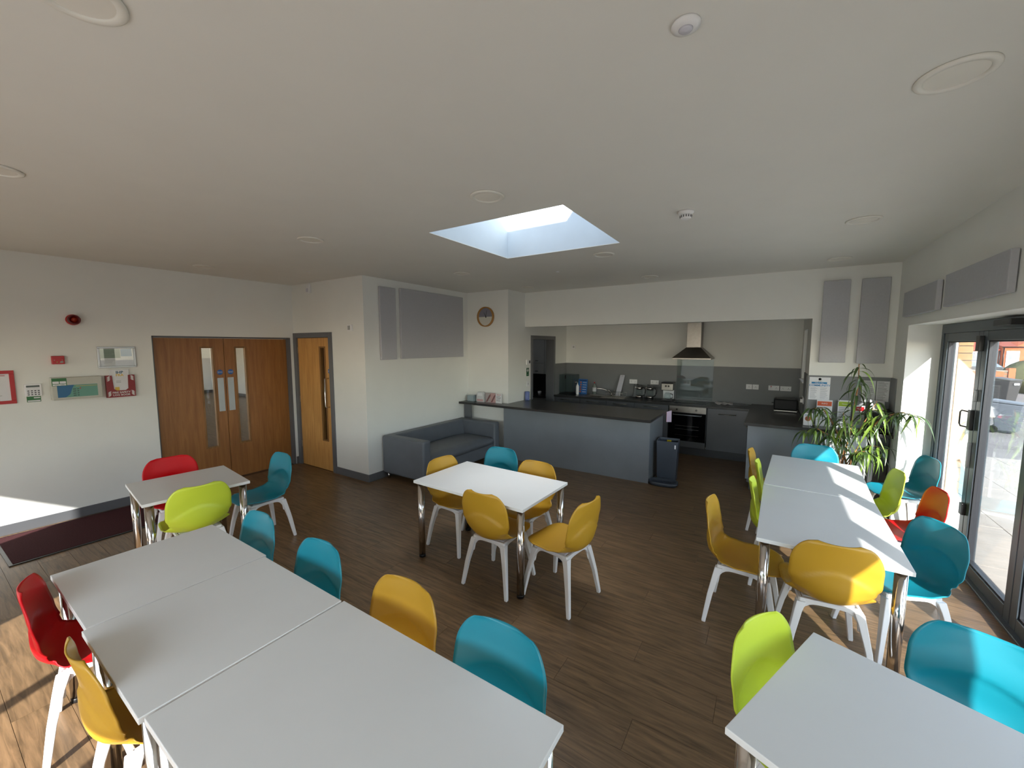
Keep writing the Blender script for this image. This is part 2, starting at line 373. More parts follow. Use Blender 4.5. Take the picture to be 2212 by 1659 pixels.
# ---- glazed bifold doors on the right (x ~ 1.5)
fx0, fx1 = 1.47, 1.56
b = B(); b.box(fx0, fx1, OY0, OY1, 2.101, OZ-.003); b.box(fx0, fx1, OY1-.06, OY1-.002, 0, 2.11); b.box(fx0, fx1, OY0+.002, OY0+.06, 0, 2.11)
b.box(fx0-.02, fx1+.02, OY0, OY1, -.002, .018)
doorset = struct(b, 'trim_door_frame', frame_m, .004)
sash_edges = [5.955, 5.03, 4.12, 3.2, 2.28, 1.36, .465]
for i in range(6):
    y1, y0 = sash_edges[i]-.004, sash_edges[i+1]+.004
    sr = T('door_%d' % (i+1), '', '', (0, 0, 0)); del sr['label']; del sr['category']; sr['kind'] = 'structure'
    p = B(); a, c2 = 1.478, 1.545; st = .085
    p.box(a, c2, y0, y0+st, .03, 2.10); p.box(a, c2, y1-st, y1, .03, 2.10); p.box(a, c2, y0+st, y1-st, .03, .125); p.box(a, c2, y0+st, y1-st, 2.02, 2.10)
    p.part('sash', frame_m, sr, .004)
    g = B(); k = .012
    for q in ((y0+st, y0+st+k, .125, 2.02), (y1-st-k, y1-st, .125, 2.02), (y0+st+k, y1-st-k, .125, .137), (y0+st+k, y1-st-k, 2.008, 2.02)): g.box(a+.012, c2-.012, *q)
    g.part('gasket', frame_dark, sr)
    box(1.508, 1.512, y0+st+k, y1-st-k, .137, 2.008).part('pane', pane_m, sr)
    if i == 0:
        hb = B().box(1.452, 1.478, 5.035, 5.095, 1.245, 1.42); hb.part('handle_plate', black_pl, sr, .004)
        hb = B().tube([(1.46, 5.09, 1.265), (1.44, 5.18, 1.262), (1.438, 5.205, 1.28), (1.438, 5.205, 1.385), (1.44, 5.18, 1.403), (1.46, 5.09, 1.40)], .006, 8); hb.part('handle', black_pl, sr)
    if i in (0, 1):
        yy = y0 if i == 0 else y1
        h = B().box(1.448, 1.478, yy-.035, yy+.035, 1.93, 2.06) if i == 0 else B().box(1.448, 1.478, yy-.03, yy+.03, .50, .60)
        h.part('hinge', black_pl, sr, .003)
        h = B().box(1.455, 1.478, yy-.012, yy+.012, .92 if i == 0 else 1.5, 1.14 if i == 0 else 1.6); h.part('pull_bar', alu, sr, .003)
b = B().box(1.40, 1.468, 4.35, 4.62, 2.125, 2.17); solo(b, 'door_closer', black_pl, 'black door closer box under the head of the glazed doors', 'door closer', bevel=.004)

# ---- double doors (left wall)
XD = XL-.072
df = B(); df.box(XL-.15, XL-.068, 1.84, 1.87, 0, DZ); df.box(XL-.15, XL-.001, 3.565, 3.60, 0, DZ); df.box(XL-.15, XL-.05, 1.87, 3.565, DZ-.022, DZ)
struct(df, 'trim_double_door_frame', grey_trim)
struct(box(XL, XL+.018, 3.605, 3.645, 0, .12), 'baseboard_left_return', grey_trim)
def vision_leaf(i, y0, y1, g0, g1, py0, py1, dy):
    z0, z1, t0, t1 = .503, 1.964, XD-.044, XD
    b = B(); b.box(t0, t1, y0, g0, .006, DZ-.026); b.box(t0, t1, g1, y1, .006, DZ-.026); b.box(t0, t1, g0, g1, .006, z0); b.box(t0, t1, g0, g1, z1, DZ-.026)
    d = struct(b, 'door_%d' % i, oak)
    f = B(); k = .022
    for q in ((g0, g0+k, z0, z1), (g1-k, g1, z0, z1), (g0+k, g1-k, z0, z0+k), (g0+k, g1-k, z1-k, z1)): f.box(t0-.004, t1+.005, *q)
    f.part('glazing_bead', oak_bead, d, .003)
    box(XD-.024, XD-.018, g0+k, g1-k, z0+k, z1-k).part('pane', pane_lite, d)
    box(XD, XD+.002, py0, py1, 1.024, 1.512).part('push_plate', alu, d)
    B().cyl((XD, dy, 1.594), .037, 0, .002, 24, 'x').part('fire_door_sign', M('blue_sign', (24, 88, 160), .4), d)
    text('FIRE DOOR', .0125, white_ink, d, (XD+.0025, dy, 1.60), FACE_X); text('KEEP SHUT', .0125, white_ink, d, (XD+.0025, dy, 1.585), FACE_X)
vision_leaf(7, 1.872, 2.662, 2.367, 2.54, 2.561, 2.639, 2.598)
vision_leaf(8, 2.668, 3.562, 2.799, 2.964, 2.69, 2.77, 2.735)
# ---- single door
YD = YN+.03
f = B(); f.box(-6.648, -6.56, YN-.018, YN+.12, 0, 2.18); f.box(-5.682, -5.597, YN-.018, YN+.12, 0, 2.18); f.box(-6.56, -5.682, YN-.018, YN+.12, 2.103, 2.18)
struct(f, 'trim_single_door_frame', grey_trim, .003)
b = B(); g0, g1, z0, z1 = -5.965, -5.80, .47, 1.966
b.box(-6.555, g0, YD-.02, YD+.024, .006, 2.098); b.box(g1, -5.686, YD-.02, YD+.024, .006, 2.098); b.box(g0, g1, YD-.02, YD+.024, .006, z0); b.box(g0, g1, YD-.02, YD+.024, z1, 2.098)
d = struct(b, 'door_9', oak_light)
f = B(); k = .035
for q in ((g0, g0+k, z0, z1), (g1-k, g1, z0, z1)): f.box(q[0], q[1], YD-.026, YD+.026, q[2], q[3])
f.box(g0+k, g1-k, YD-.026, YD+.026, z0, z0+.025); f.box(g0+k, g1-k, YD-.026, YD+.026, z1-.025, z1); f.part('glazing_bead', oak_bead, d, .003)
box(g0+k, g1-k, YD-.003, YD+.003, z0+.025, z1-.025).part('pane', pane_lite, d)
hx = -5.745
B().tube([(hx, YD-.02, 1.475), (hx, YD-.075, 1.475), (hx, YD-.088, 1.46), (hx, YD-.088, 1.04), (hx, YD-.075, 1.026), (hx, YD-.02, 1.026)], .0105, 12).part('pull_handle', chrome, d)
B().cyl((-5.715, YD-.02, 1.586), .036, -.002, 0, 24, 'y').part('fire_door_sign', MATS['blue_sign'], d)
text('FIRE DOOR', .012, white_ink, d, (-5.715, YD-.0228, 1.592), FACE_NY); text('KEEP SHUT', .012, white_ink, d, (-5.715, YD-.0228, 1.577), FACE_NY)
for z in (.3, 1.05, 1.85): B().cyl((-6.558, YD-.026, z), .007, 0, .1, 10).part('hinge', steel, d)
# ---- store opening in the kitchen left wall
f = B(); f.box(XK-.18, XK+.016, 6.735, 6.812, 0, 2.175); f.box(XK-.18, XK+.016, 7.698, 7.762, 0, 2.175); f.box(XK-.18, XK+.016, 6.812, 7.698, 2.10, 2.175)
struct(f, 'trim_store_door_frame', grey_trim, .003)
# store contents seen through the opening
t = T('wall_cabinet', 'pale wall cupboard in the dark store behind the kitchen', 'cabinet', (-5.0, 9.39, 1.26))
box(-.8, .6, -.33, 0, 0, 1.0).part('body', M('store_unit', (160, 162, 160), .4), t)
for i_ in range(2):
    for k in range(3):
        x0_, z0_ = -.8+.467*k, (.004, .27)[i_]
        o = box(x0_+.004, x0_+.463, -.35, -.332, z0_, (.262, .996)[i_]).part('door', MATS['store_unit'], t)
        box(x0_+.2, x0_+.28, -.36, -.352, z0_+.06, z0_+.072).part('handle', black_pl, o)
t = T('store_counter', 'low store unit with black top under the pale wall cupboard', 'counter', (-5.0, 9.39, 0))
box(-.8, .6, -.58, 0, .0, .68).part('body', MATS['store_unit'], t); box(-.81, .61, -.62, 0, .68, .72).part('top', stone, t)
box(-.8, .6, -.012, 0, .72, 1.26).part('splash_panel', black_pl, t)
solo(B().lathe([(.04, 0), (.05, .10), (.045, .10), (.035, .005)], (0, 0, 0), 16), 'white_mug', white_pl, 'small white mug on the black counter of the dark store', 'mug', (-4.98, 9.0, .7205))
t = T('hanging_apron', 'red cloth hanging inside the left edge of the store doorway', 'cloth', (-4.115, 6.83, 1.26))
B().prism([(0, 0), (.045, .01), (.05, .3), (.03, .33), (.01, .32)], 'x', 0.02, .06).part('cloth', M('red_cloth', (200, 12, 22), .8), t, .006)
B().tube([(.04, .03, .32), (.04, -.016, .36)], .004, 6).part('hook', steel, t)

# ---- kitchen side window
w = struct(box(XI+.07, XI+.076, 7.28, 7.99, 1.48, 2.19), 'window_4', pane_lite)
f = B()
for q in ((7.25, 7.30, 1.45, 2.22), (7.97, 8.02, 1.45, 2.22), (7.30, 7.97, 1.45, 1.50), (7.30, 7.97, 2.17, 2.22)): f.box(XI+.05, XI+.1, *q)
f.part('window_frame', white_pl, w)
box(XI-.03, XI+.05, 7.24, 8.03, 1.43, 1.449).part('window_sill', white_pl, w, .004)

# ================================================================== furniture
# ---- chair
def chair_shell_mesh(mat):
    prof = [(.240,.444),(.205,.456),(.15,.455),(.08,.446),(0,.436),(-.07,.430),(-.13,.430),(-.185,.445),(-.224,.485),(-.240,.545),(-.240,.62),(-.240,.69),(-.248,.76),(-.264,.835)]
    n = len(prof)
    def cr(t):
        i = min(int(t), n-2); u = t-i; P = [prof[max(0, min(n-1, i+k))] for k in (-1, 0, 1, 2)]
        return tuple(.5*((2*P[1][j])+(-P[0][j]+P[2][j])*u+(2*P[0][j]-5*P[1][j]+4*P[2][j]-P[3][j])*u*u+(-P[0][j]+3*P[1][j]-3*P[2][j]+P[3][j])*u**3) for j in (0, 1))
    pts = [cr(i*(n-1)/400) for i in range(401)]
    S = [0]
    for i in range(400): S.append(S[-1]+math.hypot(pts[i+1][0]-pts[i][0], pts[i+1][1]-pts[i][1]))
    L = S[-1]
    def at(s):
        import bisect
        i = max(0, min(399, bisect.bisect_right(S, s)-1)); u = (s-S[i])/max(1e-9, S[i+1]-S[i])
        p = [pts[i][j]*(1-u)+pts[i+1][j]*u for j in (0, 1)]
        a, b = pts[max(0, i-3)], pts[min(400, i+4)]; d = Vector((b[0]-a[0], b[1]-a[1])).normalized()
        return p, d
    def interp(tab, x):
        if x <= tab[0][0]: return tab[0][1]
        for (a, va), (b_, vb) in zip(tab, tab[1:]):
            if x <= b_:
                u = (x-a)/(b_-a); u = u*u*(3-2*u); return va+(vb-va)*u
        return tab[-1][1]
    wtab = [(0, .215), (.12, .228), (.26, .232), (.36, .226), (.44, .196), (.475, .190), (.52, .205), (.60, .226), (.68, .224), (.80, .205), (1.2, .19)]
    ctab = [(0, .0), (.10, .016), (.25, .030), (.36, .050), (.44, .072), (.52, .066), (.62, .048), (.72, .034), (.9, .022)]
    NV, NU = 64, 26
    ss = []
    for i in range(NV+1):
        t = i/NV; ss.append(L*(t - .10*math.sin(2*math.pi*t)/ (2*math.pi)*1.0))
    top, bot = [], []
    th = .0065
    for i, s_ in enumerate(ss):
        p, d = at(s_)
        nrm = Vector((-d.y, d.x)) ; nrm = -nrm                   # towards the sitter
        if nrm.y < 0 and s_ < .2: nrm = -nrm
        w = interp(wtab, s_)
        for r, dist in ((.15, s_), (.115, L-s_)):
            if dist < r: w -= r*(1-math.sqrt(max(0, 1-((r-dist)/r)**2)))*.92
        cc = interp(ctab, s_)
        for j in range(NU+1):
            u = -1+2*j/NU; y = w*u; off = cc*abs(u)**2.2
            zc = .655-.115*abs(u)**1.8
            if s_ > .3:
                z_here = p[1]; step = 1/(1+math.exp(-(z_here-zc)/.002)); off += .008*step*max(0, 1-(z_here-zc)/.12)*(1 if z_here > zc-.02 else 0)
            base = Vector((p[0]+nrm.x*off, y, p[1]+nrm.y*off))
            top.append(base); bot.append(base-Vector((nrm.x*th, 0, nrm.y*th)))
    vs = top+bot; fs = []; C = NU+1; N = len(top)
    for i in range(NV):
        for j in range(NU):
            a = i*C+j; fs.append((a, a+1, a+1+C, a+C)); fs.append((N+a, N+a+C, N+a+1+C, N+a+1))
    for i in range(NV):
        a = i*C; fs.append((a, a+C, N+a+C, N+a)); a = i*C+NU; fs.append((a, N+a, N+a+C, a+C))
    for j in range(NU):
        fs.append((j, N+j, N+j+1, j+1)); a = NV*C+j; fs.append((a, a+1, N+a+1, N+a))
    b = B(); b.add(vs, fs, True); return b.mesh('seat_shell', mat)
def leg_mesh(sx, sy):
    b = B()
    def q(cx, cy, a, c_, z): return [(cx-a, cy-c_, z), (cx+a, cy-c_, z), (cx+a, cy+c_, z), (cx-a, cy+c_, z)]
    lv = [(.215, .0125, 0), (.215, .0135, .012), (.187, .017, .2), (.158, .021, .34), (.142, .025, .400)]
    for (o0, h0, z0), (o1, h1, z1) in zip(lv, lv[1:]): pass
    vs = []
    for o, h, z in lv: vs += q(sx*o, sy*o, h, h, z)
    fs = [(3, 2, 1, 0)]
    for i in range(len(lv)-1):
        for k in range(4): a = i*4+k; c_ = i*4+(k+1) % 4; fs.append((a, c_, c_+4, a+4))
    o = (len(lv)-1)*4; fs.append((o, o+1, o+2, o+3)); b.add(vs, fs); return b
leg_ms = [leg_mesh(sx, sy).mesh('leg', white_pl) for sx in (-1, 1) for sy in (-1, 1)]
fb = B(); fb.box(-.12, .13, -.13, .13, .404, .420)
arch = []
for i in range(17):
    u = -1+2*i/16; arch.append((u*.157, .392-.105*abs(u)**5))
poly = arch+[(.150, .420), (-.150, .420)]
for s_ in (-1, 1):
    fb.prism(poly, 'y', s_*.146-.009, s_*.146+.009); fb.prism(poly, 'x', s_*.146-.009, s_*.146+.009)
frame_ms = fb.mesh('leg_frame', white_pl)
shells = {k: chair_shell_mesh(m) for k, m in shell_m.items()}
def chair(col, top, head, label, group, ctr=None):
    h = R(head); d = Vector((math.cos(h), math.sin(h)))
    cx, cy = ctr if ctr else (top[0]+.255*d.x, top[1]+.255*d.y)
    t = T('dining_chair', label, 'chair', (cx, cy, .0005), h, group)
    for nm, me in [('seat_shell', shells[col]), ('leg_frame', frame_ms)]+[('leg', m) for m in leg_ms]:
        o = bpy.data.objects.new(nm, me); COL.objects.link(o); o.parent = t
        if nm.startswith('leg'):
            bv = o.modifiers.new('bevel', 'BEVEL'); bv.width = .004; bv.segments = 2; bv.limit_method = 'ANGLE'
    return t
G1, G2, G3, G4 = 'chairs round the small square table', 'chairs round the centre table', 'chairs along the long table by the glazed doors', 'chairs along the joined tables in the foreground'
chair('red', (-5.178, 1.494), -7, 'red plastic chair with white legs tucked behind the small square table by the double doors', G1)
chair('lime', (-3.90, 1.31), 173, 'lime green plastic chair seen from behind at the small square table', G1)
chair('teal', None, -91, 'teal plastic chair standing pulled out at the right of the small square table', G1, ctr=(-4.33, 1.96))
chair('teal', (-2.87, 1.31), -90, 'teal plastic chair farthest back in the row along the joined foreground tables', G4)
chair('teal', (-2.145, 1.30), -90, 'teal plastic chair second in the foreground row, left of the mustard one', G4)
chair('mustard', (-1.435, 1.295), -90, 'mustard plastic chair between two teal ones at the far side of the foreground tables', G4)
chair('teal', (-.872, 1.29), -90, 'large teal chair back nearest the corner of the front table', G4)
chair('red', (-2.955, .262), 76, 'red plastic chair at the bottom left, its lower shell lit by the sun', G4)
chair('mustard', (-2.14, .285), 90, 'mustard plastic chair at the bottom left beside the red one', G4)
chair('mustard', (-2.822, 2.997), -4, 'mustard chair at the sofa end of the centre table', G2)
chair('teal', (-2.497, 3.678), -90, 'teal chair behind the centre table in front of the sofa, the only teal one there', G2)
chair('mustard', (-1.895, 3.42), -92, 'mustard chair behind the centre table next to the teal one', G2)
chair('mustard', (-1.86, 2.42), 90, 'mustard chair seen from behind at the near side of the centre table', G2)
chair('mustard', None, 171, 'mustard chair standing free at the right end of the centre table', G2, ctr=(-1.33, 2.78))
chair('mustard', None, -3, 'mustard chair pulled out at the left of the long table by the glazed doors', G3, ctr=(-.10, 3.25))
chair('lime', (-.11, 3.95), 0, 'nearer of two lime chairs on the left side of the long table', G3)
chair('lime', (-.09, 4.617), 0, 'farther of two lime chairs on the left side of the long table', G3)
chair('mustard', (-.17, 5.09), -4, 'mustard chair farthest back on the left side of the long table', G3)
chair('teal', (.455, 5.75), -90, 'teal chair at the far end of the long table before the potted plant', G3)
chair('mustard', (.375, 2.88), 97, 'mustard chair seen from behind at the near end of the long table, partly sunlit', G3)
chair('lime', (1.032, 4.912), 184, 'lime chair on the window side of the long table', G3)
chair('teal', (1.42, 5.70), 192, 'teal chair in the corner close to the glazed doors, reflected in the glass', G3)
chair('red', (1.178, 4.43), 184, 'red chair on the window side of the long table', G3)
chair('teal', (.982, 3.60), 205, 'large teal chair turned at the near right corner of the long table', G3)
chair('lime', (-.012, 1.885), -27, 'lime chair back at the far left corner of the front right table', G3)
chair('teal', (.78, 2.27), -112, 'teal chair half in sun behind the front right table', G3)

# ---- tables
def table(cx, cy, lx, ly, rz, label, group, top=.74, th=.025):
    t = T('dining_table', label, 'table', (cx, cy, 0), R(rz), group)
    box(-lx/2, lx/2, -ly/2, ly/2, top-th, top).part('tabletop', white_lam, t, .0025)
    uf = B(); i = .07
    for q in ((-lx/2+i, lx/2-i, -ly/2+i-.012, -ly/2+i+.012), (-lx/2+i, lx/2-i, ly/2-i-.012, ly/2-i+.012), (-lx/2+i-.012, -lx/2+i+.012, -ly/2+i, ly/2-i), (lx/2-i-.012, lx/2-i+.012, -ly/2+i, ly/2-i)):
        pass
    for sx in (-1, 1):
        for sy in (-1, 1):
            x, y = sx*(lx/2-.048), sy*(ly/2-.048)
            l = B().cyl((x, y, 0), .03, .022, top-th-.006, 28).part('leg', chrome, t)
            B().lathe([(.026, .0005), (.031, .006), (.031, .024), (.0305, .028)], (x, y, 0), 24).part('foot', black_pl, l)
            B().cyl((x, y, 0), .04, top-th-.006, top-th-.0003, 24).part('mounting_plate', steel, l)
    return t
table(-2.12, 2.905, 1.2, .755, -1.5, 'white rectangular table on chrome legs in the middle of the room', None)
table(-4.403, 1.394, .76, .745, -6.5, 'small square white table turned slightly near the double doors', None)
TG = None
table(-2.843, .755, .75, .75, -.5, 'white square table at the far left end of the joined foreground tables', TG)
table(-2.081, .734, .75, .75, -.5, 'middle one of the three joined white foreground tables', TG, .742)
table(-1.106, .738, 1.18, .745, -.3, 'largest white table filling the bottom centre, nearest of the three joined ones', TG)
table(.39, 4.775, .75, 1.2, -3, 'white table at the far half of the long sunlit pair by the glazed doors', TG)
table(.349, 3.56, .75, 1.2, -.8, 'white table at the near half of the long sunlit pair by the glazed doors', TG)
table(.626, 1.515, 1.2, .755, -21.6, 'white table turned at an angle at the bottom right corner', TG)

# ---- sofa
t = T('sofa', 'grey leatherette two-seat sofa against the white wall by the counter', 'sofa', (-4.40, 4.815, 0))
sx0, sx1, sy0, sy1 = -.42, .43, -.92, .92
box(sx0, sx1-.03, sy0+.15, sy1-.15, .09, .30).part('base', sofa_m, t, .015)
for s_, nm in ((-1, 'armrest'), (1, 'armrest')):
    a, b_ = (sy0, sy0+.15) if s_ < 0 else (sy1-.15, sy1)
    box(sx0, sx1, a, b_, .09, .655).part(nm, sofa_m, t, .028)
B().hexa([(sx0, sy0+.1, .092), (sx0+.22, sy0+.1, .092), (sx0+.22, sy1-.1, .092), (sx0, sy1-.1, .092)], [(sx0, sy0+.1, .652), (sx0+.14, sy0+.1, .652), (sx0+.14, sy1-.1, .652), (sx0, sy1-.1, .652)]).part('backrest', sofa_m, t, .025)
cb = B(); N = 12
vs = []; fs = []
for i in range(N+1):
    for j in range(2*N+1):
        u, v = i/N, j/(2*N); x = sx0+.17+u*(sx1-.02-sx0-.17); yv = sy0+.152+v*(sy1-sy0-.304)
        zz = .395+.05*(1-(2*v-1)**4)*(1-(2*u-1)**4)
        if i == N: zz = .36
        vs.append((x, yv, zz))
for i in range(N+1):
    for j in range(2*N+1):
        u, v = i/N, j/(2*N); vs.append((sx0+.17+u*(sx1-.02-sx0-.17), sy0+.152+v*(sy1-sy0-.304), .285))
C_ = 2*N+1; NN = (N+1)*C_
for i in range(N):
    for j in range(2*N):
        a = i*C_+j; fs.append((a, a+C_, a+C_+1, a+1)); fs.append((NN+a, NN+a+1, NN+a+C_+1, NN+a+C_))
for j in range(2*N): fs.append((j, j+1, NN+j+1, NN+j)); a = N*C_+j; fs.append((a, NN+a, NN+a+1, a+1))
for i in range(N): fs.append((i*C_, NN+i*C_, NN+(i+1)*C_, (i+1)*C_)); a = i*C_+2*N; fs.append((a, a+C_, NN+a+C_, NN+a))
cb.add(vs, fs, True); cb.part('seat_cushion', sofa_m, t)
for x in (sx0+.06, sx1-.06):
    for yv in (sy0+.06, sy1-.06): B().cyl((x, yv, 0), .018, .001, .091, 16).part('leg', chrome, t)

# ---- island counter and breakfast bar
t = T('island_counter', 'long grey gloss island counter with black stone-effect top', 'counter', (-3.0, 5.8, 0))
def P_(b, nm, m, bv=0, par=None): return b.part(nm, m, par or t, bv)
ox, oy = 3.0, -5.8
def wb(x0, x1, y0, y1, z0, z1): return box(x0+ox, x1+ox, y0+oy, y1+oy, z0, z1)
P_(wb(XK+.002, -1.42, 5.80, 5.82, .0, .912), 'front_panel', gloss_grey, .002)
P_(wb(-1.438, -1.42, 5.821, 6.60, .0, .912), 'end_panel', gloss_grey, .002)
P_(wb(XK+.002, -1.44, 5.822, 6.58, .10, .910), 'carcass', dark_front)
P_(B().prism([(-4.838+ox, 5.665+oy), (-1.375+ox, 5.635+oy), (-1.375+ox, 6.66+oy), (XK+ox, 6.66+oy), (XK+ox, YC-.002+oy), (-4.838+ox, YC-.002+oy)], 'z', .912, .95), 'worktop', stone, .004)
P_(wb(-4.82, -4.66, 5.80, 5.83, .0, .912), 'support_leg', dark_front, .003)

# ---- kitchen back run
YF = 7.73
def unit(x0, x1, kind, label, name='base_cabinet', cat='cabinet', grp='grey base cabinets on the back wall'):
    t = T(name, label, cat, ((x0+x1)/2, YF, 0), 0, grp); w = (x1-x0)/2
    box(-w+.001, w-.001, .02, YB-.014-YF, .145, .76 if 'sink' in label or 'draining' in label else .888).part('body', dark_front, t)
    if kind == 'drawer_door':
        d = box(-w+.002, w-.002, 0, .019, .755, .885).part('drawer', dark_front, t, .002)
        B().tube([(-.13, -.001, .845), (-.13, -.028, .845), (.13, -.028, .845), (.13, -.001, .845)], .006, 8).part('handle', steel, d)
        d = box(-w+.002, w-.002, 0, .019, .15, .751).part('door', dark_front, t, .002)
        B().tube([(-.13, -.001, .71), (-.13, -.028, .71), (.13, -.028, .71), (.13, -.001, .71)], .006, 8).part('handle', steel, d)
    else:
        d = box(-w+.002, w-.002, 0, .019, .15, .885).part('door', dark_front, t, .002)
        B().tube([(-.13, -.001, .80), (-.13, -.028, .80), (.13, -.028, .80), (.13, -.001, .80)], .006, 8).part('handle', steel, d)
    return t
xs = [-3.915, -3.32, -2.76, -2.20, -1.575]
names = ['grey base cabinet under the kitchen worktop next to the store doorway', 'grey base cabinet under the sink bowl', 'grey base cabinet under the draining board', 'grey base cabinet under the kettles, left of the oven']
for i in range(4): unit(xs[i], xs[i+1], 'drawer_door', names[i])
unit(-.925, -.30, 'door', 'grey base unit with bar handle right of the oven')
t = T('oven', 'built-in oven with steel control panel and black glass door', 'oven', (-1.25, YF, 0))
box(-.315, .315, .02, .58, .145, .888).part('body', dark_front, t)
cp = box(-.31, .31, -.004, .019, .775, .888).part('control_panel', steel, t, .003)
for x in (-.17, .15): B().lathe([(.019, 0), (.019, -.012), (.013, -.024), (.011, -.03)], (x, -.005, .832), 20, True, 'y').part('knob', chrome, cp)
dr = box(-.31, .31, -.002, .019, .26, .77).part('oven_door', dark_glass, t, .003)
B().tube([(-.235, -.002, .735), (-.235, -.035, .735), (.235, -.035, .735), (.235, -.002, .735)], .009, 10).part('handle', alu, dr)
rk = B()
for z in (.36, .47, .53): rk.box(-.2, .2, -.0035, -.002, z, z+.004)
rk.part('rack_lines', M('oven_rack', (90, 90, 88), .4, .5), dr)
box(-.31, .31, 0, .019, .148, .256).part('lower_panel', dark_front, t, .002)
t = solo(box(-3.915, -.28, 0, .02, .002, .145), 'plinth', plinth_m, 'dark grey plinth running under the back kitchen units', 'plinth', (0, YF+.06, 0))
t = T('back_worktop', 'black worktop along the kitchen back wall', 'worktop', (-2.1, YF-.03, .89))
bx = 2.1
SKX0, SKX1 = -3.33, -2.45
b = B(); yb = YB-.014-YF+.03
b.box(-3.915+bx, SKX0+bx, 0, yb, 0, .04); b.box(SKX0+.42+bx, -.285+bx, 0, yb, 0, .04); b.box(SKX0+bx, SKX0+.42+bx, 0, .1, 0, .04); b.box(SKX0+bx, SKX0+.42+bx, .5, yb, 0, .04)
b.part('slab', stone, t, .003)
# sink
t = T('sink', 'stainless steel sink with draining board set in the worktop', 'sink', (SKX0, YF, .931))
b = B(); b.box(.0, .92, .05, .085, -.001, .004); b.box(0, .92, .46, .51, -.001, .004); b.box(0, .04, .085, .46, -.001, .004); b.box(.40, .92, .085, .46, -.001, .003); b.part('rim', steel, t, .0015)
b = B(); b.box(.04, .043, .085, .46, -.15, 0); b.box(.397, .40, .085, .46, -.15, 0); b.box(.043, .397, .085, .088, -.15, 0); b.box(.043, .397, .457, .46, -.15, 0); b.box(.04, .40, .085, .46, -.155, -.15); b.part('bowl', steel, t)
g = B()
for k in range(7): g.box(.46, .88, .12+.048*k, .128+.048*k, .003, .006)
g.part('drainer_ridges', steel, t)
tp = B(); tp.cyl((.52, .46, 0), .022, .004, .07, 16); tp.tube([(.50, .46, .06), (.42, .40, .12), (.34, .34, .15), (.27, .29, .158), (.265, .285, .14)], .011, 10)
tp = tp.part('mixer_tap', chrome, t)
for s_ in (-1, 1): B().tube([(.52, .46, .06), (.52+s_*.05, .46, .10), (.52+s_*.07, .44, .125)], .009, 8).part('tap_lever', chrome, tp)
# hob, hood, glass splashback
solo(box(-.275, .275, 0, .50, 0, .006), 'hob', dark_glass, 'black glass hob above the oven', 'hob', (-1.24, 7.84, .931), bevel=.002)
t = T('cooker_hood', 'stainless steel chimney cooker hood over the hob', 'cooker hood', (-1.24, YB-.002, 1.73))
hd = 0
b = B(); b.hexa([(-.325, -.50, .025), (.325, -.50, .025), (.325, 0, .025), (-.325, 0, .025)], [(-.125, -.27, .215), (.125, -.27, .215), (.125, 0, .215), (-.125, 0, .215)]); b.part('canopy', steel, t, .002)
box(-.325, .325, -.50, 0, 0, .025).part('rim', steel, t, .002)
box(-.12, .12, -.265, 0, .215, .76).part('chimney', steel, t, .003)
for x in (-.18, .18): B().cyl((x, -.38, 0), .025, -.006, 0, 16).part('lamp', white_pl, t)
solo(box(-.32, .32, -.006, 0, 0, .775), 'glass_splashback', smoke_glass, 'clear glass splashback on the wall between hob and hood', 'splashback', (-1.24, YB-.0135, .95))
# peninsula
t = T('peninsula_counter', 'grey peninsula counter with black top running to the plant', 'counter', (0, 6.3, 0))
o3 = -6.3
b = B(); b.prism([(-.285, 6.215+o3), (1.208, 6.215+o3), (1.208, YH-.014+o3), (XI-.014, YH-.014+o3), (XI-.014, YB-.014+o3), (-.285, YB-.014+o3)], 'z', .905, .945); b.part('worktop', stone, t, .004)
box(-.245, .62, 0, .018, .15, .905).part('end_panel', gloss_grey, t, .002)
box(-.245, -.227, .018, 1.40, .15, .905).part('side_panel', gloss_grey, t)
box(-.226, .38, .019, 2.01, .10, .904).part('carcass', dark_front, t)
box(-.20, .60, .04, .06, .0, .15).part('plinth', plinth_m, t)
box(.64, 1.0, 0, .018, .10, .905).part('end_panel', M('white_panel', (214, 218, 220), .3), t, .002)
box(1.03, 1.19, .02, .2, .0, .90).part('support_panel', plinth_m, t)
B().tube([(-.247, .25, .82), (-.275, .25, .82), (-.275, .45, .82), (-.247, .45, .82)], .006, 8).part('handle', steel, t)

# ================================================================== on the walls
def panel(name_label, loc, size, axis, group):
    w, h, th = size; t = T('acoustic_panel', name_label, 'panel', loc, 0, group)
    if axis == 'y': box(-w/2, w/2, -th, -.006, -h/2, h/2).part('felt_board', felt_m, t, .006); box(-w/2+.05, w/2-.05, -.006, -.0005, -h/2+.05, h/2-.05).part('backing', plinth_m, t)
    elif axis == '+x': box(.006, th, -w/2, w/2, -h/2, h/2).part('felt_board', felt_m, t, .006); box(.0005, .006, -w/2+.05, w/2-.05, -h/2+.05, h/2-.05).part('backing', plinth_m, t)
    else: box(-th, -.006, -w/2, w/2, -h/2, h/2).part('felt_board', felt_m, t, .006); box(-.006, -.0005, -w/2+.05, w/2-.05, -h/2+.05, h/2-.05).part('backing', plinth_m, t)
PG = 'grey felt acoustic panels'
panel('narrow upright grey felt panel above the sofa', (XS, 4.06, 2.30), (.29, 1.06, .045), '+x', PG)
panel('large wide grey felt panel above the sofa', (XS, 5.035, 2.312), (1.47, 1.07, .045), '+x', PG)
panel('upright grey felt panel beside the kitchen opening', (.622, YH, 2.275), (.263, 1.022, .045), 'y', PG)
panel('upright grey felt panel nearest the corner above the plant', (.99, YH, 2.273), (.262, 1.022, .045), 'y', PG)
panel('short flat grey felt panel above the glazed doors near the corner', (XR, 5.55, 2.418), (1.07, .262, .045), '-x', PG)
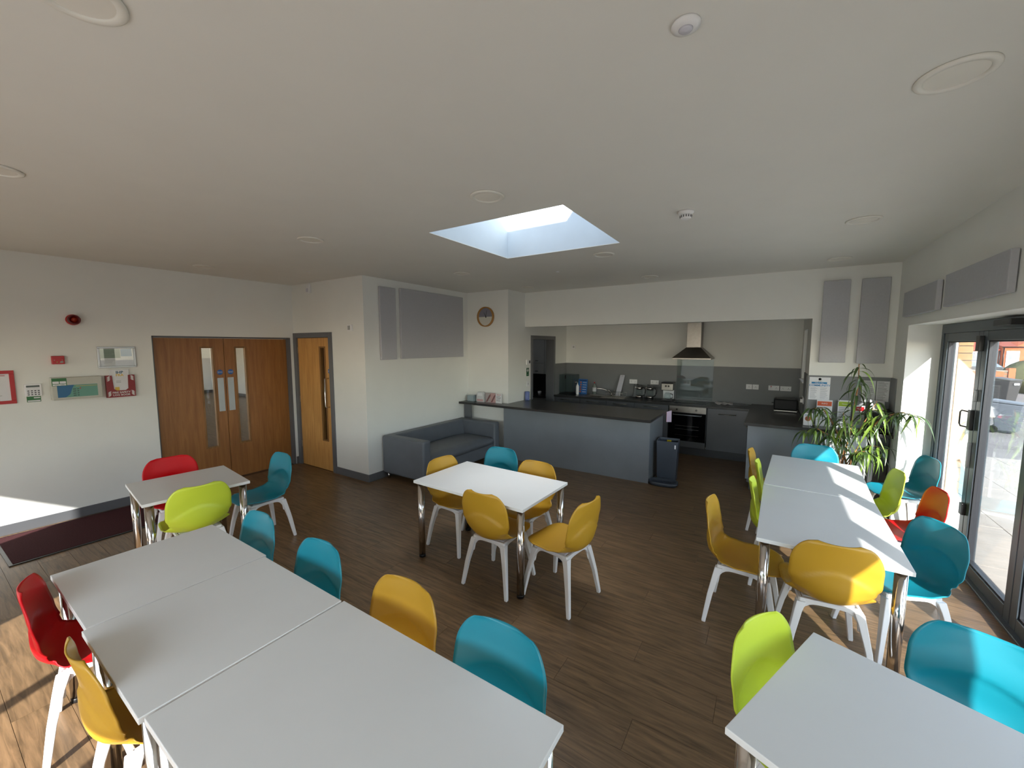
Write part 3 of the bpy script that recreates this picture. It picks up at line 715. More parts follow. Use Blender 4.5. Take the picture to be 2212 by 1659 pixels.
panel('long flat grey felt panel above the glazed doors at the right', (XR, 4.265, 2.428), (1.10, .262, .045), '-x', PG)
# clock
t = T('wall_clock', 'round wall clock with wooden rim and half grey, half white face', 'clock', (-4.405, YC-.0005, 2.497))
rim = B().lathe([(.178, 0), (.178, -.045), (.160, -.045), (.160, -.006)], (0, 0, 0), 48, True, 'y'); rim.part('rim', M('clock_wood', (172, 126, 66), .5), t)
def half(a0, a1, m, nm):
    p = [(0, 0)] if False else []
    for k in range(25): a = a0+(a1-a0)*k/24; p.append((.160*math.cos(a), .160*math.sin(a)))
    B().prism(p, 'y', -.010, -.004).part(nm, m, t)
half(0, math.pi, M('clock_grey', (128, 128, 142), .7), 'upper_face'); half(math.pi, 2*math.pi, M('clock_white', (214, 214, 205), .7), 'lower_face')
def hand(a, l, w_):
    c_, s_ = math.sin(a), math.cos(a)
    B().prism([(-w_*s_-.02*c_, w_*c_-.02*s_), (w_*s_-.02*c_, -w_*c_-.02*s_), (l*c_+w_*.5*s_, l*s_-w_*.5*c_), (l*c_-w_*.5*s_, l*s_+w_*.5*c_)], 'y', -.016, -.013).part('hand', black_pl, t)
hand(R(-28), .085, .004); hand(R(10), .115, .003)
B().lathe([(.010, -.010), (.010, -.020)], (0, 0, 0), 16, True, 'y').part('hand_boss', black_pl, t)

def xplate(nm, lab, cat, y0, y1, z0, z1, th, m, bevel=.003, grp=None):   # fixed to the left wall; local x out of wall, y along, z up
    t = T(nm, lab, cat, (XL, (y0+y1)/2, (z0+z1)/2), 0, grp); w, h = (y1-y0)/2, (z1-z0)/2
    return t, w, h
def q(t, nm, m, y0, y1, z0, z1, x0, x1, bevel=0): return box(x0, x1, y0, y1, z0, z1).part(nm, m, t, bevel)
def lines(t, m, y0, y1, ztop, n, dz, x, hgt=.004, ragged=True, nm='print_lines', ax='x'):
    b = B()
    for i in range(n):
        L = (y1-y0)*(random.uniform(.55, 1) if ragged else 1); z = ztop-i*dz
        if ax == 'x': b.box(x, x+.0006, y0, y0+L, z, z+hgt)
        else: b.box(y0, y0+L, x-.0006, x, z, z+hgt)
    return b.part(nm, m, t, kind='stuff')
# red notice frame
t, w, h = xplate('fire_notice', 'red framed notice on the left wall at the edge of the picture', 'frame', .18, .70, 1.375, 1.72, 0, None)
for a in ((-w, w, h-.033, h), (-w, w, -h, -h+.033), (-w, -w+.033, -h+.033, h-.033), (w-.033, w, -h+.033, h-.033)): q(t, 'frame_bar', red_pl, *a, .001, .016, .002)
q(t, 'sheet', paper, -w+.033, w-.033, -h+.033, h-.033, .001, .006)
lines(t, dark_ink, -w+.06, w-.06, h-.07, 17, .0145, .006, .0025)
q(t, 'red_heading', red_pl, w-.16, w-.06, h-.055, h-.049, .006, .0066)
# controller
t, w, h = xplate('heating_controller', 'small white control box with a grey and green label on the left wall', 'control box', .758, .878, 1.437, 1.57, 0, None)
q(t, 'case', white_pl, -w, w, -h, h, .001, .03, .004)
q(t, 'label_plate', paper, -w+.012, w-.014, -h+.004, h-.016, .030, .0306)
q(t, 'label_header', M('label_grey', (88, 98, 96), .6), -w+.012, w-.014, h-.035, h-.016, .0306, .0312)
b = B()
for r in range(3):
    for c_ in range(4): b.box(.0306, .0312, -w+.018+.024*c_, -w+.032+.024*c_, -h+.014+.02*r, -h+.024+.02*r)
b.part('small_print', dark_ink, t, kind='stuff')
green = M('green_label', (52, 112, 66), .5)
b_ = T('green_sticker', 'green and white test sticker on the wall below the small control box', 'sticker', (XL, .819, 1.405))
q(b_, 'sheet', green, -.05, .05, -.03, .03, .0005, .002); q(b_, 'white_field', paper, .0, .045, .008, .02, .002, .0025); q(b_, 'white_field', paper, -.045, .045, -.025, -.012, .002, .0025)
# call point
t, w, h = xplate('alarm_call_point', 'small red fire alarm box on the left wall', 'alarm', .97, 1.066, 1.773, 1.863, 0, None)
q(t, 'case', red_pl, -w, w, -h, h, .001, .045, .005)
for yv in (-.03, .03): B().lathe([(.004, .045), (.003, .047)], (0, yv, .0), 10, True, 'x').part('screw', steel, t)
B().lathe([(.004, .045), (.003, .048)], (0, -.01, -.022), 10, True, 'x').part('green_led', M('green_led', (70, 200, 40), .3), t)
B().prism([(.008, -.025), (.016, -.014), (.028, -.011), (.038, -.018), (.036, -.028), (.018, -.031)], 'x', .045, .0465).part('grey_mark', M('grey_mark', (150, 150, 140), .5), t)
# siren
t = T('alarm_sounder', 'round dark red alarm sounder high on the left wall', 'alarm', (XL, 1.166, 2.266))
B().lathe([(.058, .001), (.060, .02), (.052, .035)], (0, 0, 0), 28, True, 'x').part('base', red_pl, t)
B().lathe([(.052, .035), (.054, .06), (.050, .085), (.040, .088), (.038, .075), (.0, .075)], (0, 0, 0), 28, True, 'x').part('horn', M('deep_red_plastic', (96, 8, 10), .3), t)
B().lathe([(.024, .075), (.024, .08), (0, .084)], (0, 0, 0), 20, True, 'x').part('horn_centre', M('orange_red', (150, 40, 14), .4), t)
# alarm panel
t, w, h = xplate('fire_alarm_panel', 'wide pale fire alarm control panel with a blue and green face', 'alarm panel', .94, 1.337, 1.38, 1.627, 0, None)
q(t, 'case', M('panel_case', (188, 188, 178), .45), -w, w, -h, h, .001, .09, .008)
q(t, 'face', M('face_green', (96, 150, 134), .4), -w+.04, w-.042, -h+.026, h-.086, .09, .0915)
B().prism([(-w+.04, -h+.026), (-w+.10, -h+.026), (-w+.135, -h+.06), (-w+.155, h-.12), (-w+.17, h-.086), (-w+.04, h-.086)], 'x', .0915, .0925).part('blue_field', M('face_blue', (32, 98, 142), .4), t)
q(t, 'yellow_line', M('face_yellow', (196, 176, 110), .5), -w+.18, w-.045, h-.104, h-.098, .0915, .0922)
b = B()
for r in range(4):
    b.box(.0915, .0925, -w+.158, -w+.182, -h+.040+.023*r, -h+.047+.023*r); b.box(.0915, .0925, -w+.19, -w+.205, -h+.040+.023*r, -h+.047+.023*r)
b.part('indicator_labels', black_pl, t)
B().lathe([(.006, .0915), (.005, .096)], (0, -w+.215, -h+.12), 12, True, 'x').part('red_lamp', M('red_lamp', (220, 60, 50), .4), t)
b = T('alarm_label', 'green bordered label stuck on the top left corner of the fire alarm panel', 'sticker', (XL, 1.0, 1.578))
q(b, 'sheet', green, -.056, .056, -.042, .042, .0912, .093); q(b, 'white_field', paper, -.05, -.003, -.018, .008, .093, .0935); q(b, 'white_field', paper, .003, .05, -.018, .008, .093, .0935); q(b, 'white_field', paper, -.05, .05, -.038, -.024, .093, .0935)
for yv in (-.02, .025): text('LOG', .012, dark_ink, b, (.0937, yv, -.031), FACE_X)
# silver framed plan
t, w, h = xplate('framed_plan', 'silver framed fire plan with pale green and blue areas', 'frame', 1.333, 1.672, 1.712, 1.965, 0, None)
silver = M('silver_frame', (182, 184, 186), .35, .6)
for a in ((-w, w, h-.02, h), (-w, w, -h, -h+.02), (-w, -w+.02, -h+.02, h-.02), (w-.02, w, -h+.02, h-.02)): q(t, 'frame_bar', silver, *a, .001, .02, .003)
q(t, 'sheet', paper, -w+.02, w-.02, -h+.02, h-.02, .001, .008)
q(t, 'green_area', M('plan_green', (150, 166, 152), .6), -w+.025, .03, -.01, h-.028, .008, .0088)
q(t, 'blue_area', M('plan_blue', (120, 150, 186), .6), .035, w-.035, .01, h-.028, .008, .0088)
lines(t, dark_ink, -w+.04, -.02, -.035, 3, .016, .008, .002); lines(t, dark_ink, -.13, .02, .06, 4, .02, .0088, .0015)
B().box(.010, .0115, -w+.02, w-.02, -h+.02, h-.02).part('glass', pane_lite, t)
# log book holder
t, w, h = xplate('log_book_holder', 'dark red wall pocket lettered fire safety log book', 'document holder', 1.378, 1.637, 1.359, 1.622, 0, None)
dr_ = M('maroon_card', (132, 10, 22), .4)
q(t, 'back_board', dr_, -w, w, -h, h, .001, .006)
b = B(); b.prism([(-w, -h), (w, -h), (w, h), (w-.06, h), (w-.065, -h+.10), (w-.09, -h+.08), (-w+.09, -h+.08), (-w+.065, -h+.10), (-w+.055, h), (-w, h)], 'x', .036, .042); b.part('front_pocket', dr_, t)
b = B(); b.box(.006, .036, -w, w, -h, -h+.006); b.box(.006, .036, -w, -w+.005, -h, h); b.box(.006, .036, w-.005, w, -h, h); b.part('pocket_sides', dr_, t)
text('FIRE SAFETY', .03, white_ink, t, (.0425, 0, -h+.055), FACE_X, bold=.0006); text('LOG BOOK', .03, white_ink, t, (.0425, 0, -h+.025), FACE_X, bold=.0006)
for s_ in (-1, 1):
    for base in (-h+.01, h-.07):
        fb_ = B()
        for k in range(4):
            z = base+.014*k; yv = s_*(w-.008); fb_.prism([(yv, z), (yv-s_*.02, z+.008), (yv-s_*.034, z+.026), (yv-s_*.012, z+.016)] if s_ < 0 else [(yv, z), (yv-.012, z+.016), (yv-.034, z+.026), (yv-.02, z+.008)], 'x', .042, .0425)
        fb_.part('flame_mark', white_ink, t, kind='stuff')
t2 = T('log_book', 'white booklet with blue and yellow letters standing in the red pocket', 'booklet', (XL, 1.505, 1.55))
q(t2, 'cover', paper, -.085, .085, -.155, .14, .012, .03, .002)
text('IHP', .045, M('book_blue', (36, 92, 120), .5), t2, (.0305, -.0, .105), FACE_X, bold=.001); text('FRA', .04, M('book_yellow', (222, 186, 84), .5), t2, (.0305, 0, .072), FACE_X, bold=.001)
q(t2, 'yellow_corner', MATS['book_yellow'], -.05, -.01, -.125, -.07, .03, .0306); lines(t2, dark_ink, -.035, .035, .0, 2, .016, .03, .003)

def yplate(nm, lab, cat, x0, x1, z0, z1, yw, m, th=.009, grp=None, bevel=.002):
    t = T(nm, lab, cat, ((x0+x1)/2, yw, (z0+z1)/2), 0, grp); w, h = (x1-x0)/2, (z1-z0)/2
    box(-w, w, -th, -.0005, -h, h).part('plate', m, t, bevel); return t, w, h
t, w, h = yplate('thermostat', 'small white room sensor on the wall right of the single door', 'thermostat', -5.19, -5.09, 2.185, 2.28, YN, white_pl, .026)
box(-.03, .02, -.029, -.026, -.03, .03).part('window', M('grey_lens', (170, 172, 170), .4), t)
t = T('motion_detector', 'small white motion detector high on the wall above the single door', 'detector', (-6.12, YN, 2.86))
B().hexa([(-.04, -.05, -.07), (.04, -.05, -.07), (.04, -.0005, -.07), (-.04, -.0005, -.07)], [(-.035, -.035, .07), (.035, -.035, .07), (.035, -.0005, .07), (-.035, -.0005, .07)]).part('housing', white_pl, t, .008)
box(-.025, .025, -.052, -.049, -.055, .0).part('lens', M('lens_white', (205, 205, 215), .3), t)
# things on kitchen left wall (x = XK, facing +x)
def kplate(nm, lab, cat, y0, y1, z0, z1, m, th):
    t = T(nm, lab, cat, (XK, (y0+y1)/2, (z0+z1)/2)); w, h = (y1-y0)/2, (z1-z0)/2
    box(.0005, th, -w, w, -h, h).part('plate', m, t, .003); return t, w, h
t, w, h = kplate('heating_thermostat', 'white thermostat with dark display beside the store doorway', 'thermostat', 6.565, 6.69, 1.615, 1.712, white_pl, .028)
box(.028, .029, .0, .05, -.02, .032).part('display', M('display_dark', (40, 46, 40), .3), t)
t, w, h = kplate('first_aid_sign', 'green sign with a white cross beside the store doorway', 'sign', 6.578, 6.672, 1.40, 1.555, M('sign_green', (16, 84, 48), .5), .003)
B().box(.003, .0036, -.011, .011, -.005, .065).box(.003, .0036, -.033, .033, .02, .042).part('white_cross', white_ink, t); text('First aid', .018, white_ink, t, (.0034, 0, -.045), FACE_X)
t, w, h = kplate('light_switch', 'white light switch beside the store doorway above the counter', 'switch', 6.585, 6.675, 1.20, 1.30, white_pl, .009)
box(.009, .012, -.012, .012, -.02, .02).part('rocker', M('rocker_grey', (190, 190, 190), .4), t)
# sockets on the kitchen wall
def socket(x0, x1, z0, z1, lab, red=False, n=2, y=YB-.012):
    t, w, h = yplate('wall_socket', lab, 'socket', x0, x1, z0, z1, y, white_pl, .010, 'white sockets on the grey kitchen wall')
    for k in range(n):
        cx = (-w/2 if n == 2 else 0)+k*w
        b = B(); b.box(cx-.003, cx+.003, -.0108, -.010, .0, .012); b.box(cx-.014, cx-.008, -.0108, -.010, -.016, -.010); b.box(cx+.008, cx+.014, -.0108, -.010, -.016, -.010); b.part('pin_holes', black_pl, t)
        box(cx-.008, cx+.008, -.013, -.010, .018, .034).part('rocker', red_pl if red and k == 0 else white_pl, t)
socket(-.383, -.29, 1.204, 1.292, 'single white socket plate right of the hob, the left one of the close pair', n=1)
socket(-.283, -.19, 1.204, 1.292, 'single white socket plate right of the hob, the right one of the close pair', n=1)
socket(-.045, .112, 1.204, 1.287, 'double white switch plate with a red rocker above the toaster', True)
socket(.126, .284, 1.202, 1.284, 'double white socket plate above the toaster at its right side')
socket(-2.477, -2.32, 1.198, 1.286, 'double white socket plate behind the left glass kettle')
socket(-2.05, -1.893, 1.203, 1.288, 'double white socket plate behind the right glass kettle')
t, w, h = yplate('blank_plate', 'square white plate high on the kitchen wall', 'plate', -3.80, -3.70, 1.903, 1.996, YB, white_pl)
B().lathe([(.02, -.009), (.018, -.012)], (0, 0, 0), 16, True, 'y').part('centre_cap', MATS['rocker_grey'], t)
for i, yv in enumerate((6.95, 7.12)):
    t = T('wall_socket', ['white socket on the short kitchen side wall nearer the pier', 'white socket on the short kitchen side wall farther from the pier'][i], 'socket', (XI-.0125, yv, 1.21), 0, 'white sockets on the grey kitchen wall')
    box(-.010, -.0005, -.07, .07, -.043, .043).part('plate', white_pl, t, .002); box(-.04, -.010, -.02, .02, -.03, .02).part('plug', white_pl if i == 0 else black_pl, t, .003)
# notices on the pier board
yp = YH-.0125
t = T('community_poster', 'white poster with blue heading reading community on the pier', 'poster', (.52, yp, 1.425))
box(-.108, .108, -.0015, 0, -.147, .147).part('sheet', paper, t)
blue = M('poster_blue', (44, 128, 182), .6)
box(-.085, .075, -.0022, -.0015, .062, .085).part('blue_band', blue, t); text('Help in the', .02, white_ink, t, (-.005, -.0026, .0735), FACE_NY)
text('COMMUNITY', .036, blue, t, (0, -.0018, .04), FACE_NY, bold=.0007)
B().lathe([(.016, -.002), (.016, -.0015), (.012, -.0015), (.012, -.002)], (0, 0, .122), 20, False, 'y').part('logo_ring', dark_ink, t); text('group', .012, dark_ink, t, (0, -.0018, .098), FACE_NY)
lines(t, M('pale_print', (150, 152, 165), .7), -.095, -.01, .01, 13, .0115, -.0015, .003, ax='y'); lines(t, MATS['pale_print'], .01, .095, .01, 13, .0115, -.0015, .003, ax='y')
for i, (x0, x1, z0, z1, lab) in enumerate([(.94, 1.065, 1.29, 1.55, 'left printed notice behind the plant on the grey pier board'), (1.075, 1.19, 1.30, 1.548, 'right printed notice behind the plant on the grey pier board')]):
    t = T('notice_sheet', lab, 'notice', ((x0+x1)/2, yp, (z0+z1)/2), 0, 'notices on the pier'); w, h = (x1-x0)/2, (z1-z0)/2
    box(-w, w, -.001, 0, -h, h).part('sheet', paper, t); lines(t, dark_ink, -w+.01, w-.01, h-.03, 15, .014, -.001, .003, ax='y')
    text('Notice', .02, dark_ink, t, (-.02, -.0012, h-.015), FACE_NY)

# ================================================================== ceiling items
def downlight(x, y, lab):
    t = T('ceiling_light', lab, 'ceiling light', (x, y, CE), 0, 'round flush ceiling lights')
    B().lathe([(.112, -.001), (.112, -.007), (.106, -.011), (.088, -.011), (.085, -.006), (.085, -.001)], (0, 0, 0), 40).part('ring', M('light_ring', (232, 230, 222), .45), t)
    B().lathe([(.0, -.005), (.0848, -.0055)], (0, 0, 0), 40).part('diffuser', M('light_diffuser', (232, 229, 220), .6), t)
DL = [(-1.68, .36, 'big round ceiling light cut by the top edge of the picture'), (.50, 2.17, 'round ceiling light at the upper right near the corner of the picture'), (-3.67, .40, 'round ceiling light cut by the left edge of the picture'),
 (-1.626, 2.215, 'round ceiling light just before the skylight'), (-3.636, 2.204, 'round ceiling light left of the skylight towards the double doors'), (-5.947, 2.208, 'round ceiling light farthest left near the double doors'),
 (-3.588, 4.303, 'round ceiling light near the top of the large felt panel'), (-1.582, 4.252, 'round ceiling light just beyond the skylight corner'), (-1.522, 5.943, 'round ceiling light close to the kitchen header'),
 (.569, 5.889, 'round ceiling light above the pier panels'), (.535, 4.202, 'round ceiling light above the long table by the glazed doors'), (-3.495, 5.901, 'round ceiling light near the clock corner')]
for d_ in DL: downlight(*d_)
t = T('smoke_detector', 'white smoke detector with dark slots on the ceiling right of the skylight', 'smoke detector', (-.588, 3.244, CE))
B().lathe([(.055, -.001), (.055, -.012), (.046, -.022), (.040, -.026)], (0, 0, 0), 32).part('base', white_pl, t)
B().lathe([(.040, -.026), (.037, -.05), (.026, -.056), (0, -.057)], (0, 0, 0), 32).part('chamber', white_pl, t)
b = B()
for k in range(14):
    a = 2*math.pi*k/14; c_, s_ = math.cos(a), math.sin(a); b.tube([(.0395*c_, .0395*s_, -.030), (.0382*c_, .0382*s_, -.046)], .0028, 5)
b.part('slots', black_pl, t)
t = T('motion_sensor', 'small round white sensor on the ceiling near the top edge', 'sensor', (-.275, 1.40, CE))
B().lathe([(.042, -.001), (.042, -.008), (.030, -.013), (.022, -.016)], (0, 0, 0), 28).part('base', white_pl, t)
B().lathe([(.021, -.016), (.016, -.021), (0, -.023)], (0, 0, 0), 24).part('lens', MATS['lens_white'], t)
for x, y in ((-2.45, 4.9), (-5.2, 3.1)):
    solo(B().lathe([(.022, -.001), (.022, -.006), (0, -.008)], (0, 0, 0), 20), 'round_fitting', white_pl, 'tiny white cap on the ceiling ' + ('between skylight and kitchen' if x > -4 else 'near the single door'), 'cap', (x, y, CE))

# ================================================================== small things in the kitchen
WT = .931
t = T('display_case', 'clear glass-sided box with black latch at the left end of the worktop', 'case', (-3.74, 8.1, WT))
g = B(); a, b_, hh = .165, .16, .42
for q_ in ((-a, a, -b_, -b_+.004), (-a, a, b_-.004, b_), (-a, -a+.004, -b_+.004, b_-.004), (a-.004, a, -b_+.004, b_-.004)): g.box(*q_, .012, hh)
g.box(-a, a, -b_, b_, hh, hh+.004); g.part('glass_sides', smoke_glass, t); box(-a, a, -b_, b_, 0, .012).part('base', black_pl, t)
box(-.03, -.005, -b_-.008, -b_-.001, .33, .41).part('latch', black_pl, t)
t = T('blue_leaflet_stand', 'blue notice card standing on the worktop behind the soap pump', 'card', (-3.46, 8.16, WT), R(0))
B().hexa([(-.105, -.004, 0), (.105, -.004, 0), (.105, .004, 0), (-.105, .004, 0)], [(-.105, .05, .32), (.105, .05, .32), (.105, .055, .32), (-.105, .055, .32)]).part('card', M('card_blue', (40, 104, 176), .5), t)
b = B(); bb = B()
for k in range(5):
    z = .05+.05*k; y_ = .17*z-.006
    B().lathe([(0, -.003), (.018, -.003), (.018, 0)], (-.04 if k % 2 else -.045, y_+.001, z), 12, False, 'y').part('food_picture', M('card_orange', (206, 110, 60), .6), t)
    bb.box(.0, .085, y_-.001, y_+.004, z-.006, z+.003)
bb.part('print_lines', white_ink, t, kind='stuff'); box(-.09, .09, .042, .048, .285, .305).part('heading', M('card_dark', (20, 40, 90), .5), t)
def bottle(nm, lab, x, y, r, hgt, m, capm, pump=False, z=WT):
    t = T(nm, lab, 'bottle', (x, y, z))
    B().lathe([(r*.95, 0), (r, .01), (r, hgt*.62), (r*.8, hgt*.74), (r*.32, hgt*.82), (r*.3, hgt*.88)], (0, 0, 0), 20).part('body', m, t)
    if pump:
        B().tube([(0, 0, hgt*.86), (0, 0, hgt*.98), (-.01, -.01, hgt), (-.04, -.03, hgt*.985)], .006, 8).part('pump', capm, t); B().cyl((0, 0, 0), r*.36, hgt*.86, hgt*.9, 14).part('collar', capm, t)
    else: B().lathe([(r*.36, hgt*.88), (r*.34, hgt*.97), (r*.2, hgt)], (0, 0, 0), 16).part('cap', capm, t)
    return t
bottle('soap_pump', 'white soap pump bottle in front of the blue card', -3.50, 8.0, .034, .27, white_pl, white_pl, True)
tt = bottle('washing_up_bottle', 'clear washing-up bottle with red cap and white label', -3.22, 8.265, .040, .27, M('clear_plastic', (120, 128, 122), .15), red_pl)
B().lathe([(.0425, .06), (.0425, .15)], (0, 0, 0), 20).part('label_sheet', paper, tt)
t = T('cutting_board', 'white cutting board leaning on the wall behind the drainer', 'cutting board', (-2.66, 8.12, WT), R(0))
b = B(); b.hexa([(-.05, 0, .02), (.05, 0, .02), (.05, .012, .02), (-.05, .012, .02)], [(.0, .15, .44), (.10, .15, .44), (.10, .162, .44), (.0, .162, .44)]); b.part('board', M('board_white', (196, 196, 206), .5), t, .004)
B().lathe([(.008, -.002), (.008, 0)], (.045, .143, .415), 12, False, 'y').part('hang_hole', black_pl, t)
t = T('dish_rack', 'wire dish rack on the draining board', 'rack', (-2.64, 7.98, .938))
b = B()
for k in range(9): x = -.17+.0425*k; b.tube([(x, -.14, .09), (x, -.13, .012), (x, .13, .012), (x, .14, .09)], .0022, 6)
for yv, z in ((-.14, .09), (.14, .09), (0, .012)): b.tube([(-.18, yv, z), (.18, yv, z)], .003, 6)
b.part('wires', chrome, t)
gl = [(-2.74, 7.95), (-2.66, 7.90), (-2.58, 8.0), (-2.50, 7.93), (-2.52, 8.06)]
for k, (x, y) in enumerate(gl):
    solo(B().lathe([(.034, 0), (.03, .10), (.027, .10), (.026, .105), (.002, .105)], (0, 0, 0), 18), 'drinking_glass', M('glassware', (190, 198, 198), .08, spec=.8) if False else pane_lite, 'clear drinking glass upturned in the dish rack on the draining board', 'glass', (x, y, .952), 0, 'upturned glasses in the dish rack')
def kettle(x, y, lab):
    t = T('glass_kettle', lab, 'kettle', (x, y, WT))
    B().lathe([(.075, 0), (.078, .006), (.07, .02)], (0, 0, 0), 28).part('power_base', black_pl, t)
    B().lathe([(.070, .021), (.071, .06), (.069, .06)], (0, 0, 0), 28).part('lower_band', chrome, t)
    B().lathe([(.068, .06), (.062, .185)], (0, 0, 0), 28).part('glass_body', smoke_glass, t)
    B().lathe([(.063, .185), (.062, .235), (.058, .235)], (0, 0, 0), 28).part('upper_band', chrome, t)
    B().tube([(.055, 0, .225), (.10, 0, .22), (.122, 0, .18), (.115, 0, .11), (.10, 0, .075), (.07, 0, .06)], .011, 10).part('handle', black_pl, t)
    B().hexa([(-.045, -.045, .24), (.055, -.045, .235), (.055, .045, .235), (-.045, .045, .24)], [(-.045, -.04, .29), (.05, -.04, .243), (.05, .04, .243), (-.045, .04, .29)]).part('lid', black_pl, t, .006)
    box(-.084, -.055, -.014, .014, .21, .236).part('spout', chrome, t, .004)
kettle(-2.205, 8.07, 'left one of two glass kettles with black handles'); kettle(-1.995, 8.06, 'right one of two glass kettles, next to the coffee maker')
t = T('coffee_maker', 'steel and black filter coffee maker beside the hob', 'coffee maker', (-1.66, 8.07, WT), 0)
box(-.105, .105, -.12, .13, 0, .03).part('base', black_pl, t, .006); box(-.10, .10, .03, .13, .03, .34).part('water_tank', alu, t, .006)
box(-.105, .105, -.11, .13, .20, .335).part('filter_housing', steel, t, .01); box(-.105, .105, -.115, .13, .336, .352).part('lid', black_pl, t, .006)
for x in (-.02, .03): B().lathe([(.018, -.112), (.016, -.118)], (x, 0, .285), 16, True, 'y').part('dial', black_pl, t)
cf = B().lathe([(.045, .033), (.062, .07), (.058, .12), (.035, .155)], (0, -.045, 0), 24).part('jug', smoke_glass, t); B().tube([(.055, -.06, .14), (.098, -.075, .13), (.098, -.075, .06), (.06, -.06, .055)], .008, 8).part('jug_handle', black_pl, cf)
cb_ = B(); cb_.tube([(-2.29, 8.14, WT+.008), (-2.36, 8.10, WT+.006), (-2.38, 8.16, WT+.007), (-2.38, 8.24, WT+.02), (-2.37, 8.30, 1.19)], .004, 6)
solo(cb_, 'kettle_cord', black_pl, 'black cord lying beside the left glass kettle', 'cord')
t = T('folded_cloth', 'crumpled grey and white dish cloth lying right of the hob', 'cloth', (-.70, 8.10, WT))
vs = []; fs = []; n_ = 14
for i in range(n_+1):
    for j in range(n_+1):
        u, v = i/n_-.5, j/n_-.5; vs.append((u*.28, v*.16, .012+.012*math.sin(u*17+v*6)+.010*math.cos(v*21-u*5)))
for i in range(n_):
    for j in range(n_): a = i*(n_+1)+j; fs.append((a, a+n_+1, a+n_+2, a+1))
cl = B().add(vs, fs, True).part('cloth', M('cloth_grey', (188, 186, 186), .9, var=.15, vscale=30), t); sm_ = cl.modifiers.new('s', 'SOLIDIFY'); sm_.thickness = .003
solo(box(-.17, .17, -.10, .10, 0, .006), 'grey_tray', M('tray_grey', (120, 126, 132), .3), 'flat pale grey tray at the corner of the worktop', 'tray', (-.50, 8.19, WT+.0005), bevel=.002)
t = T('toaster', 'black four-slice toaster with a steel base strip', 'toaster', (.20, 7.62, .946), 0)
box(-.155, .155, -.12, .12, .03, .20).part('body', M('gloss_black', (14, 14, 15), .45, spec=.3), t, .02); box(-.15, .15, -.118, .118, .008, .03).part('base_strip', steel, t, .003)
for yv in (-.05, .05): box(-.12, .12, yv-.014, yv+.014, .1995, .2015).part('slot', MATS['oven_rack'], t)
box(-.185, -.156, -.02, .02, .12, .135).part('lever', black_pl, t, .003)
for x in (-.12, .12):
    for yv in (-.09, .09): B().cyl((x, yv, 0), .01, 0, .009, 10).part('foot', black_pl, t)
# leaflets and boxes along the pier on the peninsula top
PT = .9455
t = T('tissue_packet', 'small white and orange packet on the peninsula by the pier', 'packet', (.42, 6.44, PT), R(-6))
box(-.05, .05, -.025, .025, 0, .16).part('packet', paper, t, .006); B().lathe([(0, -.026), (.032, -.026)], (0, 0, .09), 20, False, 'y').part('orange_disc', M('orange_print', (214, 140, 110), .6), t); text('SNACK', .022, blue, t, (0, -.0262, .135), FACE_NY)
def stand(x, y, w, h, m2, lab, txt, rz=0):
    t = T('leaflet_holder', lab, 'leaflet holder', (x, y, PT), R(rz), 'leaflet holders along the pier')
    box(-w/2-.008, w/2+.008, -.05, .03, 0, .004).part('base', pane_lite, t)
    box(-w/2-.006, w/2+.006, -.004, -.001, .004, h*.6).part('clear_front', pane_lite, t)
    box(-w/2, w/2, .001, .012, .005, h).part('leaflet', paper, t)
    box(-w/2+.006, w/2-.006, .0002, .001, h*.78, h*.95).part('heading', m2, t); text(txt, w*.17, white_ink, t, (0, -.0002, h*.865), FACE_NY)
    lines(t, dark_ink, -w/2+.012, w/2-.02, h*.72, 9, h*.06, .001, h*.015, ax='y')
stand(.58, 6.45, .16, .34, M('orange_head', (206, 90, 50), .6), 'tall clear holder with orange printed leaflets on the peninsula', 'INFO', 5)
stand(.78, 6.46, .13, .35, M('lime_head', (150, 176, 40), .6), 'clear holder with a lime headed leaflet behind the plant stem', 'News', 0)
stand(.915, 6.42, .11, .30, red_pl, 'clear holder with a red headed sheet behind the plant', 'HELP', -4)
t = T('microwave', 'black microwave at the right end of the peninsula behind the plant', 'microwave', (1.085, 6.36, PT), 0)
box(-.115, .118, -.13, .13, .012, .27).part('body', M('gloss_black'), t, .006); box(-.105, .06, -.134, -.13, .03, .25).part('door', dark_glass, t); box(.068, .11, -.134, -.13, .03, .25).part('control_strip', plinth_m, t)
for x in (-.1, .1): B().cyl((x, -.1, 0), .01, 0, .013, 10).part('foot', black_pl, t)
t = T('paper_stack', 'loose papers leaning on top of the black microwave', 'papers', (1.07, 6.38, PT+.271), R(12))
B().hexa([(-.07, -.02, 0), (.07, -.02, 0), (.07, -.012, 0), (-.07, -.012, 0)], [(-.05, .05, .11), (.09, .05, .09), (.09, .058, .09), (-.05, .058, .11)]).part('sheet', paper, t); box(-.08, .08, -.05, .05, 0, .004).part('sheet', M('buff_paper', (190, 178, 140), .7), t)
